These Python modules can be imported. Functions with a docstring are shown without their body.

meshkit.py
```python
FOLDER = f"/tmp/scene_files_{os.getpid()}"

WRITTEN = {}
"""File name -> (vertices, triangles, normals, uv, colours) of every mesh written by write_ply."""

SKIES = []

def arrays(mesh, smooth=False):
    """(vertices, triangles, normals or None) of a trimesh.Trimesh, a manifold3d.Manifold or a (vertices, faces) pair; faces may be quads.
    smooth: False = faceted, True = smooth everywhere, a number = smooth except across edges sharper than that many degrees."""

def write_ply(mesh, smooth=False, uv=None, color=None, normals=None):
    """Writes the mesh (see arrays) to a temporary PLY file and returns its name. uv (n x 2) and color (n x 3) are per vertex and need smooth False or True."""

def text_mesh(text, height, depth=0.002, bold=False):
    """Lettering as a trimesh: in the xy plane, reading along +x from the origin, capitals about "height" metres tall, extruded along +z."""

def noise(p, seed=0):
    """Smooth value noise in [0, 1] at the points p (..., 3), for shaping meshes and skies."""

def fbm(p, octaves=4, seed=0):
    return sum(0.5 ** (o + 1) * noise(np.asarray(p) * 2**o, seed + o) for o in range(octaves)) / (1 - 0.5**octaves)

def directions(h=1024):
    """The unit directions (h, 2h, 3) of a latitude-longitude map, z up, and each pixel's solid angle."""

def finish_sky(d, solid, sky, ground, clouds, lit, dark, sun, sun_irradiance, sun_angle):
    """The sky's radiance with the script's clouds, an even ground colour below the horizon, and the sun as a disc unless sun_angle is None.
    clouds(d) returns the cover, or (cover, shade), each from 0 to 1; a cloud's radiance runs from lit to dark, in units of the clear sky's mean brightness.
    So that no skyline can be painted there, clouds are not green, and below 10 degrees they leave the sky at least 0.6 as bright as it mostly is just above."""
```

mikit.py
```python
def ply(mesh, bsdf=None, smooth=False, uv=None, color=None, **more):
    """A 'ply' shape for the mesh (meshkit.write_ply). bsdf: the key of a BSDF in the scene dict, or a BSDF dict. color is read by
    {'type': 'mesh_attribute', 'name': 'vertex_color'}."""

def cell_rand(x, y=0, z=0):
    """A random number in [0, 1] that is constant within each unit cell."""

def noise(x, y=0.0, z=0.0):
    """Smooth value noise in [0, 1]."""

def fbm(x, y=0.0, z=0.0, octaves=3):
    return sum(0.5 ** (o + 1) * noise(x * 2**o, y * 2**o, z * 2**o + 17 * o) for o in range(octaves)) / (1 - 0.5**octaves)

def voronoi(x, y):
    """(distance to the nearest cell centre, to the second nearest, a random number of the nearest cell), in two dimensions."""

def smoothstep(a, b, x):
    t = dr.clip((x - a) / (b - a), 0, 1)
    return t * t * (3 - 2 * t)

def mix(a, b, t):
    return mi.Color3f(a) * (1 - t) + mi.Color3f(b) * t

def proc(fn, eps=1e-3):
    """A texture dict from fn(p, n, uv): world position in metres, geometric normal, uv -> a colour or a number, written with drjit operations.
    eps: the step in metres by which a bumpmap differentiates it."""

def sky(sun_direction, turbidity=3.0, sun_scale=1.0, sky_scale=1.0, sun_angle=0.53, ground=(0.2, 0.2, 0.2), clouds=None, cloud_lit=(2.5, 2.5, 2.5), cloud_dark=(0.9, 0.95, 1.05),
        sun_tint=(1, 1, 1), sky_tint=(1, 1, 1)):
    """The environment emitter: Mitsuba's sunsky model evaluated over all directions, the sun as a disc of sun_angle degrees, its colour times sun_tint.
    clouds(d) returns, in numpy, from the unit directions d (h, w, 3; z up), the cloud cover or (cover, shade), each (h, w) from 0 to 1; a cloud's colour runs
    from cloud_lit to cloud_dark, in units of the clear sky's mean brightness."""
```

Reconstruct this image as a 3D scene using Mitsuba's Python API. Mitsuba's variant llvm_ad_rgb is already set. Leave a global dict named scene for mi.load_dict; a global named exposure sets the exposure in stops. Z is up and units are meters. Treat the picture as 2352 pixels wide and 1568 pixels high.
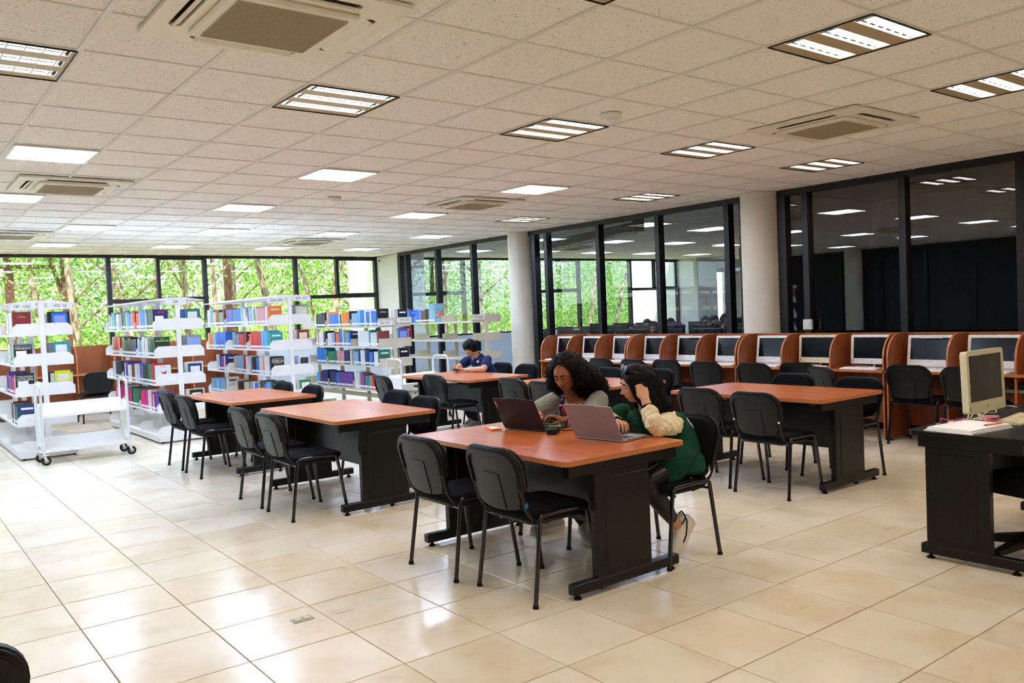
import math, random
import numpy as np, trimesh, manifold3d as m3, shapely.geometry as sg
import drjit as dr, mitsuba as mi
import mikit, meshkit
from mikit import proc, noise, fbm, cell_rand, smoothstep, mix, ply
T = mi.ScalarTransform4f
PI = math.pi
scene, labels = {}, {}

# ---------------------------------------------------------------- camera, sky, lamps, exposure
CAM = np.array([0.0, 0.0, 1.53])
YAW, PITCH, ROLL, FPX = 0.65563, -0.035486, -0.041853, 1918.13
def cam_axes():
    cy, sy = math.cos(YAW), math.sin(YAW)
    fwd = np.array([math.cos(PITCH)*sy, math.cos(PITCH)*cy, math.sin(PITCH)])
    right = np.array([cy, -sy, 0.0]); up = np.cross(right, fwd)
    c, s = math.cos(ROLL), math.sin(ROLL)
    return c*right + s*up, -s*right + c*up, fwd
C_RIGHT, C_UP, C_FWD = cam_axes()
scene['camera'] = {'type': 'perspective', 'fov': 2*math.degrees(math.atan(1176/FPX)), 'fov_axis': 'x', 'near_clip': 0.05, 'far_clip': 500.0,
    'to_world': T().look_at(origin=CAM.tolist(), target=(CAM + C_FWD).tolist(), up=C_UP.tolist())}
exposure = 0.88
SKY_SCALE, SUN_SCALE = 7.2, 5.6
scene['sky'] = mikit.sky((-0.25, -0.35, 0.9), turbidity=3.5, sun_scale=SUN_SCALE, sky_scale=SKY_SCALE, ground=(0.25, 0.3, 0.15),
    clouds=lambda d: 0.75*np.clip((meshkit.fbm(d*3.0, 4, 5)-0.35)*3, 0, 1))
LED_RGB = [15.5, 20.0, 27.0]         # ceiling LED panels, cool white
TUBE_RGB = [21.0, 19.4, 17.0]        # fluorescent tubes, warm white
NEXT_RGB = [14.0, 17.5, 23.0]          # LED panels of the neighbouring room

# ---------------------------------------------------------------- materials
def rgb(*c):
    """sRGB 0-255 -> linear list"""
    c = np.array(c, float)/255
    return np.where(c <= 0.04045, c/12.92, ((c+0.055)/1.055)**2.4).tolist()
def mat(key, color, rough=0.5, spec=0.5, metal=0.0, **k):
    tex = color if isinstance(color, dict) else {'type': 'rgb', 'value': list(map(float, color))}
    scene[key] = {'type': 'twosided', 'nested': {'type': 'principled', 'base_color': tex, 'roughness': rough, 'specular': spec, 'metallic': metal, **k}}
VC = {'type': 'mesh_attribute', 'name': 'vertex_color'}

G0x, G0y, GS = 0.907, 3.986, 0.61          # ceiling grid
F0x, F0y, FS = 0.779, 4.219, 0.5075        # floor tile grid
HC = 2.915
def tile_color(p, n, uv):
    tx, ty = dr.floor((p.x-F0x)/FS), dr.floor((p.y-F0y)/FS)
    r = cell_rand(tx, ty, 3)
    o = r*37.0
    a = fbm(p.x*3.1+o, p.y*3.1-o, 0.0, 4); b = fbm(p.x*11+o, p.y*17-o, 4.0, 3)
    c = mix(rgb(224, 212, 192), rgb(215, 199, 172), smoothstep(0.30, 0.75, a))
    c = mix(c, rgb(196, 174, 142), 0.34*smoothstep(0.55, 0.85, b)*smoothstep(0.4, 0.7, a))
    return c*(0.965+0.06*r)
mat('m_tile', proc(tile_color), 0.21, 0.30)
mat('m_grout', rgb(128, 108, 84), 0.85, 0.1)
def ceil_color(p, n, uv):
    a = noise(p.x*95, p.y*150, 1.0); b = noise(p.x*210+7, p.y*160, 5.0)
    pits = smoothstep(0.74, 0.86, a*0.6+b*0.45)
    return mix(rgb(238, 236, 232), rgb(160, 150, 138), 0.75*pits)
mat('m_ceil', proc(ceil_color), 0.9, 0.1)
mat('m_grid', rgb(226, 224, 220), 0.55, 0.3)
mat('m_white_wall', rgb(232, 231, 226), 0.7, 0.3)
mat('m_column', rgb(228, 222, 212), 0.75, 0.2)
mat('m_beige_wall', rgb(220, 212, 196), 0.8, 0.2)
mat('m_blue_wall', rgb(208, 213, 220), 0.8, 0.2)
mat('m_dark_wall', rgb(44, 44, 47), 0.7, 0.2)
mat('m_black_frame', rgb(13, 13, 14), 0.4, 0.4)
scene['m_glass'] = {'type': 'thindielectric', 'int_ior': 1.5, 'specular_transmittance': {'type': 'rgb', 'value': [0.90, 0.94, 0.93]}}
scene['m_tint_dark'] = {'type': 'thindielectric', 'int_ior': 1.75, 'specular_transmittance': {'type': 'rgb', 'value': [0.30, 0.32, 0.36]}}  # darker, more mirroring copy of the partition tint for the panes before the dark room
scene['m_tint'] = {'type': 'thindielectric', 'int_ior': 1.5, 'specular_transmittance': {'type': 'rgb', 'value': [0.58, 0.66, 0.74]}}
def wood_color(p, n, uv):
    g = fbm(p.y*2.2, p.x*38, p.z*26, 4); w = noise(p.y*0.8, p.x*9, p.z*9)
    return mix(rgb(174, 95, 52), rgb(161, 84, 44), 0.7*smoothstep(0.3, 0.75, g)+0.3*w)
mat('m_wood', proc(wood_color), 0.24, 0.8)
def wood2_color(p, n, uv):
    g = fbm(p.z*2.6, p.x*26, p.y*26, 4)
    return mix(rgb(146, 80, 44), rgb(130, 68, 36), smoothstep(0.3, 0.75, g))
mat('m_wood_carrel', proc(wood2_color), 0.33, 0.5)
mat('m_wood_edge', rgb(184, 112, 64), 0.35, 0.5)
mat('m_black_metal', rgb(10, 10, 11), 0.36, 0.3)
mat('m_black_panel', rgb(12, 12, 12), 0.36, 0.28)
mat('m_black_gloss', rgb(11, 11, 12), 0.16, 0.6)
mat('m_black_plastic', rgb(17, 17, 19), 0.40, 0.28)
mat('m_black_top', rgb(16, 16, 17), 0.30, 0.4)
mat('m_fabric', rgb(14, 14, 17), 0.95, 0.1, sheen=0.12)
mat('m_rubber', rgb(22, 22, 22), 0.7, 0.2)
mat('m_shelf_white', rgb(247, 247, 246), 0.45, 0.4)
mat('m_shelf_beige', rgb(214, 208, 190), 0.5, 0.35)
mat('m_paper', rgb(240, 240, 243), 0.8, 0.2)
mat('m_ink', rgb(60, 60, 66), 0.8, 0.2)
mat('m_white_plastic', rgb(238, 239, 240), 0.35, 0.5)
mat('m_cream_plastic', rgb(236, 228, 196), 0.35, 0.5)
mat('m_screen', rgb(8, 10, 13), 0.16, 0.22)
mat('m_chrome', rgb(200, 200, 202), 0.2, 0.5, 1.0)
mat('m_steel', rgb(150, 150, 152), 0.4, 0.5, 0.8)
mat('m_vc', VC, 0.5, 0.35)
mat('m_cover', VC, 0.33, 0.45)
mat('m_cloth', VC, 0.92, 0.1, sheen=0.2)
mat('m_skin', VC, 0.48, 0.35)
mat('m_ac_white', rgb(232, 228, 214), 0.5, 0.4)
mat('m_ac_grille', rgb(176, 164, 138), 0.7, 0.2)
mat('m_louvre_reflect', rgb(178, 160, 128), 0.35, 0.5)  # silver louvre strips; tan stands for the room reflected in them
mat('m_yellow', rgb(226, 222, 60), 0.6, 0.3)

# ---------------------------------------------------------------- mesh helpers
def tm(man):
    m = man.to_mesh()
    return trimesh.Trimesh(np.array(m.vert_properties[:, :3]), np.array(m.tri_verts), process=False)
def cat(*ms):
    ms = [x for x in ms if x is not None]
    return ms[0] if len(ms) == 1 else trimesh.util.concatenate(ms)
_BOXF = np.array([[0,2,1],[1,2,3],[4,5,6],[5,7,6],[0,1,4],[1,5,4],[2,6,3],[3,6,7],[0,4,2],[2,4,6],[1,3,5],[3,7,5]])
def box(x0, x1, y0, y1, z0, z1):
    v = np.array([[x, y, z] for x in (x0, x1) for y in (y0, y1) for z in (z0, z1)], float)
    return trimesh.Trimesh(v, _BOXF, process=False)
def fix(m):
    m = m.copy()
    if m.volume < 0: m.invert()
    return m
def cbox(x0, x1, y0, y1, z0, z1, c=0.004):
    """box with chamfered edges"""
    c = min(c, 0.45*min(abs(x1-x0), abs(y1-y0), abs(z1-z0)))
    pts = []
    for sx, ex in ((x0, 1), (x1, -1)):
        for sy, ey in ((y0, 1), (y1, -1)):
            for sz, ez in ((z0, 1), (z1, -1)):
                pts += [(sx+ex*c, sy+ey*c, sz), (sx+ex*c, sy, sz+ez*c), (sx, sy+ey*c, sz+ez*c)]
    return tm(m3.Manifold.hull_points(np.array(pts, float)))
def hull(pts): return tm(m3.Manifold.hull_points(np.asarray(pts, float)))
def xf(m, M):
    m = m.copy(); m.apply_transform(np.asarray(M, float)); return m
def mv(m, x=0, y=0, z=0):
    m = m.copy(); m.apply_translation([x, y, z]); return m
def rotm(axis, deg, at=(0, 0, 0)):
    return trimesh.transformations.rotation_matrix(math.radians(deg), axis, at)
def rt(m, axis, deg, at=(0, 0, 0)): return xf(m, rotm(axis, deg, at))
def catmull(P, n=8):
    P = np.asarray(P, float); Q = np.vstack([2*P[0]-P[1], P, 2*P[-1]-P[-2]]); out = []
    for i in range(1, len(Q)-2):
        for t in np.linspace(0, 1, n, endpoint=False):
            a, b, c, d = Q[i-1], Q[i], Q[i+1], Q[i+2]
            out.append(0.5*(2*b+(c-a)*t+(2*a-5*b+4*c-d)*t*t+(3*b-a-3*c+d)*t**3))
    out.append(P[-1]); return np.array(out)
def tube(path, r, sides=8, caps=True, squash=None):
    """round tube along a polyline, r a number or one per point"""
    P = np.asarray(path, float); n = len(P); r = np.broadcast_to(np.asarray(r, float), (n,))
    t = np.gradient(P, axis=0); t /= np.linalg.norm(t, axis=1, keepdims=True)+1e-12
    a = np.cross(t[0], [0, 0, 1.0] if abs(t[0][2]) < 0.9 else [1.0, 0, 0]); a /= np.linalg.norm(a)
    A = [a]
    for i in range(1, n):
        a = A[-1]-t[i]*(A[-1]@t[i]); A.append(a/(np.linalg.norm(a)+1e-12))
    A = np.array(A); B = np.cross(t, A); th = np.arange(sides)*2*PI/sides
    V = P[:, None]+r[:, None, None]*(np.cos(th)[None, :, None]*A[:, None]+np.sin(th)[None, :, None]*B[:, None])
    V = V.reshape(-1, 3); F = []
    for i in range(n-1):
        for j in range(sides):
            k = (j+1) % sides
            F += [[i*sides+j, i*sides+k, (i+1)*sides+k], [i*sides+j, (i+1)*sides+k, (i+1)*sides+j]]
    if caps:
        V = np.vstack([V, P[0], P[-1]]); c0, c1 = len(V)-2, len(V)-1
        for j in range(sides):
            k = (j+1) % sides
            F += [[c0, k, j], [c1, (n-1)*sides+j, (n-1)*sides+k]]
    return trimesh.Trimesh(V, np.array(F), process=False)
def fillet(P, r, n=5):
    """polyline with its inner corners rounded"""
    P = np.asarray(P, float); out = [P[0]]
    for i in range(1, len(P)-1):
        a, b = P[i-1]-P[i], P[i+1]-P[i]
        la, lb = np.linalg.norm(a), np.linalg.norm(b); d = min(r, 0.48*la, 0.48*lb)
        p, q = P[i]+a/la*d, P[i]+b/lb*d
        for t in np.linspace(0, 1, n): out.append((1-t)**2*p+2*t*(1-t)*P[i]+t*t*q)
    out.append(P[-1]); return np.array(out)
def lathe(prof, seg=24, at=(0, 0, 0)):
    """profile [(r, z)...] turned about z"""
    prof = np.asarray(prof, float); n = len(prof); th = np.arange(seg)*2*PI/seg
    V = np.stack([prof[:, None, 0]*np.cos(th), prof[:, None, 0]*np.sin(th), np.repeat(prof[:, 1:2], seg, 1)], -1).reshape(-1, 3)+np.array(at)
    F = []
    for i in range(n-1):
        for j in range(seg):
            k = (j+1) % seg
            F += [[i*seg+j, i*seg+k, (i+1)*seg+k], [i*seg+j, (i+1)*seg+k, (i+1)*seg+j]]
    m = trimesh.Trimesh(V, np.array(F), process=False)
    return m
def rrect(x0, x1, y0, y1, r, n=6):
    return sg.box(x0+r, y0+r, x1-r, y1-r).buffer(r, quad_segs=n)
def ext(poly, h, z=0.0):
    m = trimesh.creation.extrude_polygon(poly, h, engine='earcut'); m.apply_translation([0, 0, z]); return m
def prism(poly, axis, a, b):
    """extrude a shapely polygon given in the plane normal to axis (x: (y,z), y: (x,z)) from a to b along it"""
    m = ext(poly, b-a, a); v = m.vertices.copy()
    if axis == 'x': v = v[:, [2, 0, 1]]
    elif axis == 'y': v = np.stack([v[:, 0], v[:, 2], v[:, 1]], 1)
    m = trimesh.Trimesh(v, m.faces, process=False)
    return fix(m)
def cushion(x0, x1, y0, y1, z0, z1, r=0.06, b=0.02):
    """a pillow-like slab: rounded outline, rounded rim"""
    layers = []
    steps = [(0.0, 1.0), (0.3, 0.45), (0.7, 0.12), (1.0, 0.0)]
    h = (z1-z0)/2
    pts = []
    for t, _ in steps:
        ang = t*PI/2
        ins = b*(1-math.cos(ang)) if t else 0
    out = []
    for ang in np.linspace(-PI/2, PI/2, 7):
        ins = b*(1-math.cos(ang)); z = (z0+z1)/2+h*math.sin(ang)
        ring = np.array(rrect(x0+ins, x1-ins, y0+ins, y1-ins, max(r-ins, 0.004), 5).exterior.coords)[:-1]
        out.append(np.column_stack([ring, np.full(len(ring), z)]))
    return hull(np.vstack(out))
SPH = {}
def ball(c, r, sub=2):
    if sub not in SPH: SPH[sub] = trimesh.creation.icosphere(subdivisions=sub)
    m = SPH[sub].copy(); m.apply_scale(r) if np.isscalar(r) else m.apply_transform(np.diag([*r, 1.0])); m.apply_translation(c); return m
def text(s, h, depth=0.0015, bold=False):
    m = meshkit.text_mesh(s, h, depth, bold); b = m.bounds
    m.apply_translation([-(b[0][0]+b[1][0])/2, 0, 0]); return m
def frame_m(o, ex, ey, ez=None):
    """4x4 placing local x, y, z on the given axes at o"""
    ex, ey = np.asarray(ex, float), np.asarray(ey, float); ex = ex/np.linalg.norm(ex); ey = ey/np.linalg.norm(ey)
    M = np.eye(4); M[:3, 0] = ex; M[:3, 1] = ey; M[:3, 2] = np.cross(ex, ey); M[:3, 3] = o; return M

# ---------------------------------------------------------------- scene-tree helpers
_used = {}
def key_of(name, parent=None):
    k = f'{parent}__{name}' if parent else name
    n = _used.get(k, 0); _used[k] = n+1
    return k if n == 0 else f'{k}_{n:03d}'
def shape(mesh, m, smooth=False, **k): return ply(mesh, m, smooth, **k)
def lab(key, label=None, cat=None, group=None, kind=None):
    d = {}
    if label: d['label'] = label
    if cat: d['category'] = cat
    if group: d['group'] = group
    if kind: d['kind'] = kind
    if d: labels[key] = d
    return key
def add(name, d, parent=None, M=None, label=None, cat=None, group=None, kind=None, **over):
    """one entry of scene; d a ply dict"""
    key = key_of(name, parent); d = {**d, **over}
    if M is not None: d['to_world'] = T(np.asarray(M, float))
    scene[key] = d
    return lab(key, label, cat, group, kind)
def thing(name, label, cat, group=None, kind=None):
    return lab(key_of(name), label, cat, group, kind)
def struct(name, mesh, m, smooth=False, label=None):
    return add(name, shape(mesh, m, smooth), kind='structure', label=label)
class Proto:
    """the parts of a thing, built once: add(name, dict), then put(root, M) for each copy"""
    def __init__(s): s.parts = []
    def add(s, name, mesh, m, smooth=30, under=None, **k):
        s.parts.append((name, shape(mesh, m, smooth, **k) if not isinstance(mesh, dict) else mesh, under)); return len(s.parts)-1
    def put(s, root, M, skip=(), swap=None):
        keys = []
        for name, d, under in s.parts:
            if name in skip: keys.append(None); continue
            dd = d if not swap or name not in swap else {**d, 'bsdf': {'type': 'ref', 'id': swap[name]}}
            keys.append(add(name, dd, root if under is None else keys[under], M))
        return keys
def place(x, y, z=0.0, rz=0.0):
    M = rotm([0, 0, 1], rz); M[:3, 3] = [x, y, z]; return M
def in_view(P, margin=40):
    q = np.asarray(P, float)-CAM; d = q@C_FWD
    if d < 0.2: return False
    x, y = 1176+FPX*(q@C_RIGHT)/d, 784-FPX*(q@C_UP)/d
    return -margin < x < 2352+margin and -margin < y < 1568+margin
ORD = ['first', 'second', 'third', 'fourth', 'fifth', 'sixth', 'seventh', 'eighth', 'ninth', 'tenth', 'eleventh', 'twelfth', 'thirteenth', 'fourteenth', 'fifteenth', 'sixteenth', 'seventeenth', 'eighteenth', 'nineteenth', 'twentieth', 'twenty-first', 'twenty-second', 'twenty-third', 'twenty-fourth', 'twenty-fifth']
mat('m_blue_tape', rgb(30, 110, 190), 0.5, 0.3)
mat('m_orange', rgb(235, 120, 40), 0.4, 0.4)
mat('m_pink', rgb(226, 90, 140), 0.6, 0.3)
mat('m_yellowed', rgb(214, 196, 120), 0.6, 0.3)
mat('m_tanplate', rgb(206, 190, 164), 0.6, 0.3)
mat('m_red', rgb(200, 40, 50), 0.6, 0.2)
mat('m_heart', rgb(214, 120, 90), 0.6, 0.2)
mat('m_lime', rgb(150, 220, 60), 0.6, 0.2)
mat('m_lavender', rgb(150, 165, 235), 0.6, 0.2)
# ---------------------------------------------------------------- floor
XL, XR, YB, YF = -4.6, 9.27, 17.1, -2.6       # main room: left, partition, window wall, rear
struct('floor', box(XL-0.3, 23.0, YF-0.3, YB+0.2, -0.16, -0.006), 'm_grout')
def frustum(w, h, c=0.002):
    v = np.array([[-w, -w, -0.008], [w, -w, -0.008], [w, w, -0.008], [-w, w, -0.008], [-w, -w, -c], [w, -w, -c], [w, w, -c], [-w, w, -c],
                  [-w+c, -w+c, 0], [w-c, -w+c, 0], [w-c, w-c, 0], [-w+c, w-c, 0]], float)
    f = []
    for a in (0, 4):
        for i in range(4):
            j = (i+1) % 4; f += [[a+i, a+j, a+4+j], [a+i, a+4+j, a+4+i]]
    f += [[8, 9, 10], [8, 10, 11]]
    return trimesh.Trimesh(v, np.array(f), process=False)
tile_m = frustum(FS/2-0.0024, 0.008)
tile_d = shape(tile_m, 'm_tile')
rg = random.Random(7)
cells = []
for i in range(math.floor((XL-F0x)/FS), math.ceil((XR-F0x)/FS)):
    for j in range(math.floor((YF-F0y)/FS), math.ceil((YB-F0y)/FS)):
        x, y = F0x+(i+.5)*FS, F0y+(j+.5)*FS
        if XL < x < XR and YF < y < YB: cells.append((x, y, in_view((x, y, 0), 120)))
cells.sort(key=lambda c: (not c[2], c[0]**2+c[1]**2))
rest = []
for n, (x, y, vis) in enumerate(cells):
    t = np.eye(4); t[:3, 3] = [x, y, rg.uniform(-0.0004, 0.0004)]
    if n < 300 and vis: add('tile', tile_d, 'floor', rotm([1, 0.3, 0], rg.uniform(-0.05, 0.05)) @ np.eye(4) if False else t)
    else: rest.append(xf(tile_m, t))
add('tile_field', shape(cat(*rest), 'm_tile'), 'floor', kind='stuff')

# ---------------------------------------------------------------- ceiling
def gy(v): return G0y+GS*(v+(0.0024*v*v if v > 0 else 0))
def gx(u): return G0x+GS*u
struct('ceiling', box(XL-0.3, XR+0.1, YF-0.3, YB+0.2, HC+0.05, HC+0.4), 'm_white_wall')
LEDS = [(0, 5), (4, 5), (8, 5), (0, 9), (4, 9), (8, 9), (2, 13), (5, 13), (8, 13), (11, 13), (2, 17), (5, 17), (8, 17), (11, 17), (-4, 5), (-4, 9), (-2, 13), (-6, 13)]
TUBES = [(-1, 1), (2, 1), (5, 1), (8, 1), (11, 1), (-1, -3), (2, -3), (5, -3), (8, -3), (11, -3), (11, 5), (11, 9), (-5, 1), (-5, -3), (-1, -8), (4, -8), (9, -8)]
taken = set(LEDS) | set(TUBES)
ct = box(-0.5, 0.5, -0.5, 0.5, 0.0, 0.014)
cells = []
for u in range(-10, 15):
    for v in range(-12, 22):
        x0, x1, y0, y1 = max(gx(u), XL), min(gx(u+1), XR), max(gy(v), YF), min(gy(v+1), YB)
        if x1-x0 < 0.05 or y1-y0 < 0.05 or (u, v) in taken: continue
        cells.append((x0, x1, y0, y1, in_view(((x0+x1)/2, (y0+y1)/2, HC), 150)))
cells.sort(key=lambda c: (not c[4], (c[0]+c[1])**2+(c[2]+c[3])**2))
ct_d = shape(ct, 'm_ceil'); rest = []
for n, (x0, x1, y0, y1, vis) in enumerate(cells):
    M = np.diag([x1-x0-0.012, y1-y0-0.012, 1, 1]); M[:3, 3] = [(x0+x1)/2, (y0+y1)/2, HC+0.004+rg.uniform(0, 0.0015)]
    if n < 300 and vis: add('ceiling_tile', ct_d, 'ceiling', M)
    else: rest.append(xf(ct, M))
add('tile_field', shape(cat(*rest), 'm_ceil'), 'ceiling', kind='stuff')
for u in range(-9, 15):
    w = 0.0125 if u > 2 else 0.014
    add('grid_bar', shape(box(gx(u)-w, gx(u)+w, YF, YB, HC-0.004, HC+0.02), 'm_grid'), 'ceiling')
for v in range(-10, 22):
    if YF < gy(v) < YB: add('cross_bar', shape(box(XL, XR, gy(v)-0.008, gy(v)+0.008, HC-0.002, HC+0.02), 'm_grid'), 'ceiling')

def area(c): return {'type': 'area', 'radiance': {'type': 'rgb', 'value': c}}
def plate(x0, x1, y0, y1, z):
    """faces down"""
    return trimesh.Trimesh(np.array([[x0, y0, z], [x1, y0, z], [x1, y1, z], [x0, y1, z]], float), np.array([[0, 2, 1], [0, 3, 2]]), process=False)
P_led = Proto()
fr = sg.box(-0.295, -0.295, 0.295, 0.295).difference(rrect(-0.275, 0.275, -0.275, 0.275, 0.02))
P_led.add('frame', ext(fr, 0.03, HC-0.012), 'm_white_plastic')
P_led.add('diffuser', plate(-0.275, 0.275, -0.275, 0.275, HC-0.008), 'm_white_plastic', False, emitter=area(LED_RGB))
row_of = {5: 'in the nearest row', 9: 'in the second row', 13: 'in the third row', 17: 'in the row by the windows'}
for u, v in LEDS:
    if not in_view((gx(u+.5), gy(v+.5), HC), 60):
        t = thing('led_panel', f'square white LED ceiling panel outside the picture, {ORD[LEDS.index((u, v))]} of the panels', 'ceiling light', 'LED panels out of view')
    else:
        mates = sorted(a for a, b in LEDS if b == v and in_view((gx(a+.5), gy(v+.5), HC), 60)); i = mates.index(u)
        t = thing('led_panel', f'glowing square LED panel {row_of[v]}, {ORD[i]} from the left', 'ceiling light', 'LED panels in the ceiling')
    P_led.put(t, place(gx(u+.5), (gy(v)+gy(v+1))/2))
P_tube = Proto()
hs = sg.box(-0.3, -0.3, 0.3, 0.3)
for k in range(3): hs = hs.difference(sg.box(-0.275, -0.285+0.2*k, 0.275, -0.195+0.2*k+0.01))
P_tube.add('louvre_plate', ext(hs.buffer(0), 0.006, HC-0.004), 'm_louvre_reflect', False)
P_tube.add('rim', ext(sg.box(-0.300, -0.300, 0.300, 0.300).difference(sg.box(-0.294, -0.294, 0.294, 0.294)), 0.012, HC-0.010), 'm_black_metal', False)
for k in range(3):
    yc = -0.235+0.2*k
    P_tube.add('trough', cat(box(-0.28, 0.28, yc-0.052, yc-0.048, HC, HC+0.06), box(-0.28, 0.28, yc+0.048, yc+0.052, HC, HC+0.06), box(-0.282, -0.278, yc-0.05, yc+0.05, HC, HC+0.06), box(0.278, 0.282, yc-0.05, yc+0.05, HC, HC+0.06)), 'm_chrome', False)
    P_tube.add('tube', plate(-0.25, 0.262, yc-0.040, yc+0.040, HC+0.012), 'm_white_plastic', False, emitter=area(TUBE_RGB))
    P_tube.add('cross_blade', cat(*[box(x-0.003, x+0.003, yc-0.048, yc+0.048, HC-0.003, HC+0.010) for x in np.linspace(-0.24, 0.24, 7)]), 'm_chrome', False); blades = True
tl = {(-1, 1): 'at the left edge of the ceiling', (2, 1): 'left of centre, right below the large air conditioner', (5, 1): 'beside the round smoke detector', (8, 1): 'lower left of the air conditioner at the right', (11, 1): 'straight below the air conditioner at the right', (11, 5): 'above the middle of the partition', (11, 9): 'farthest, by the slim far column', (5, -3): 'large, at the top right', (8, -3): 'cut by the right picture edge', (2, -3): 'just touching the top picture edge'}
for u, v in TUBES:
    vis = (u, v) in tl
    t = thing('fluorescent_light', 'recessed three tube ceiling light '+tl[(u, v)] if vis else f'recessed three tube ceiling light outside the picture, {ORD[TUBES.index((u, v))]} of the lamps', 'ceiling light', 'fluorescent ceiling lights' if vis else 'fluorescent lights out of view')
    for kk in P_tube.put(t, place(gx(u+.5), (gy(v)+gy(v+1))/2)):
        if 'cross_blade' in kk: labels[kk] = {'kind': 'stuff'}

# ceiling cassettes of the air conditioning
P_ac = Proto()
z0 = HC-0.035
slot = [(-0.26, 0.26, 0.335, 0.395), (-0.26, 0.26, -0.395, -0.335), (0.335, 0.395, -0.26, 0.26), (-0.395, -0.335, -0.26, 0.26)]
pan = rrect(-0.475, 0.475, -0.475, 0.475, 0.03)
for a, b, c, d in slot: pan = pan.difference(rrect(a, b, c, d, 0.025))
P_ac.add('panel', cat(ext(pan, 0.018, HC-0.022), cbox(-0.295, 0.295, -0.295, 0.295, z0-0.012, HC-0.020, 0.01)), 'm_ac_white', 20)
gr = [box(-0.25, 0.25, y, y+0.006, z0-0.020, z0-0.011) for y in np.linspace(-0.25, 0.244, 34)]
gr += [box(x, x+0.006, -0.25, 0.25, z0-0.018, z0-0.011) for x in np.linspace(-0.25, 0.244, 7)]
P_ac.add('grille', cat(*gr), 'm_ac_grille', False)
P_ac.add('grille_back', plate(-0.25, 0.25, -0.25, 0.25, z0-0.0125), 'm_ac_grille', False)
for a, b, c, d in slot:
    P_ac.add('slot', box(a, b, c, d, HC-0.008, HC-0.004), 'm_black_metal', False)
    cx, cy = (a+b)/2, (c+d)/2; L = (b-a)/2 > (d-c)/2
    v = box(a+0.02, b-0.02, cy-0.022, cy+0.022, -0.003, 0.003) if L else box(cx-0.022, cx+0.022, c+0.02, d-0.02, -0.003, 0.003)
    s = (1 if cy > 0 else -1) if L else (-1 if cx > 0 else 1)
    P_ac.add('vane', mv(rt(v, [1, 0, 0] if L else [0, 1, 0], -32*s, (cx, cy, 0)), 0, 0, HC-0.024), 'm_ac_white', False)
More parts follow.
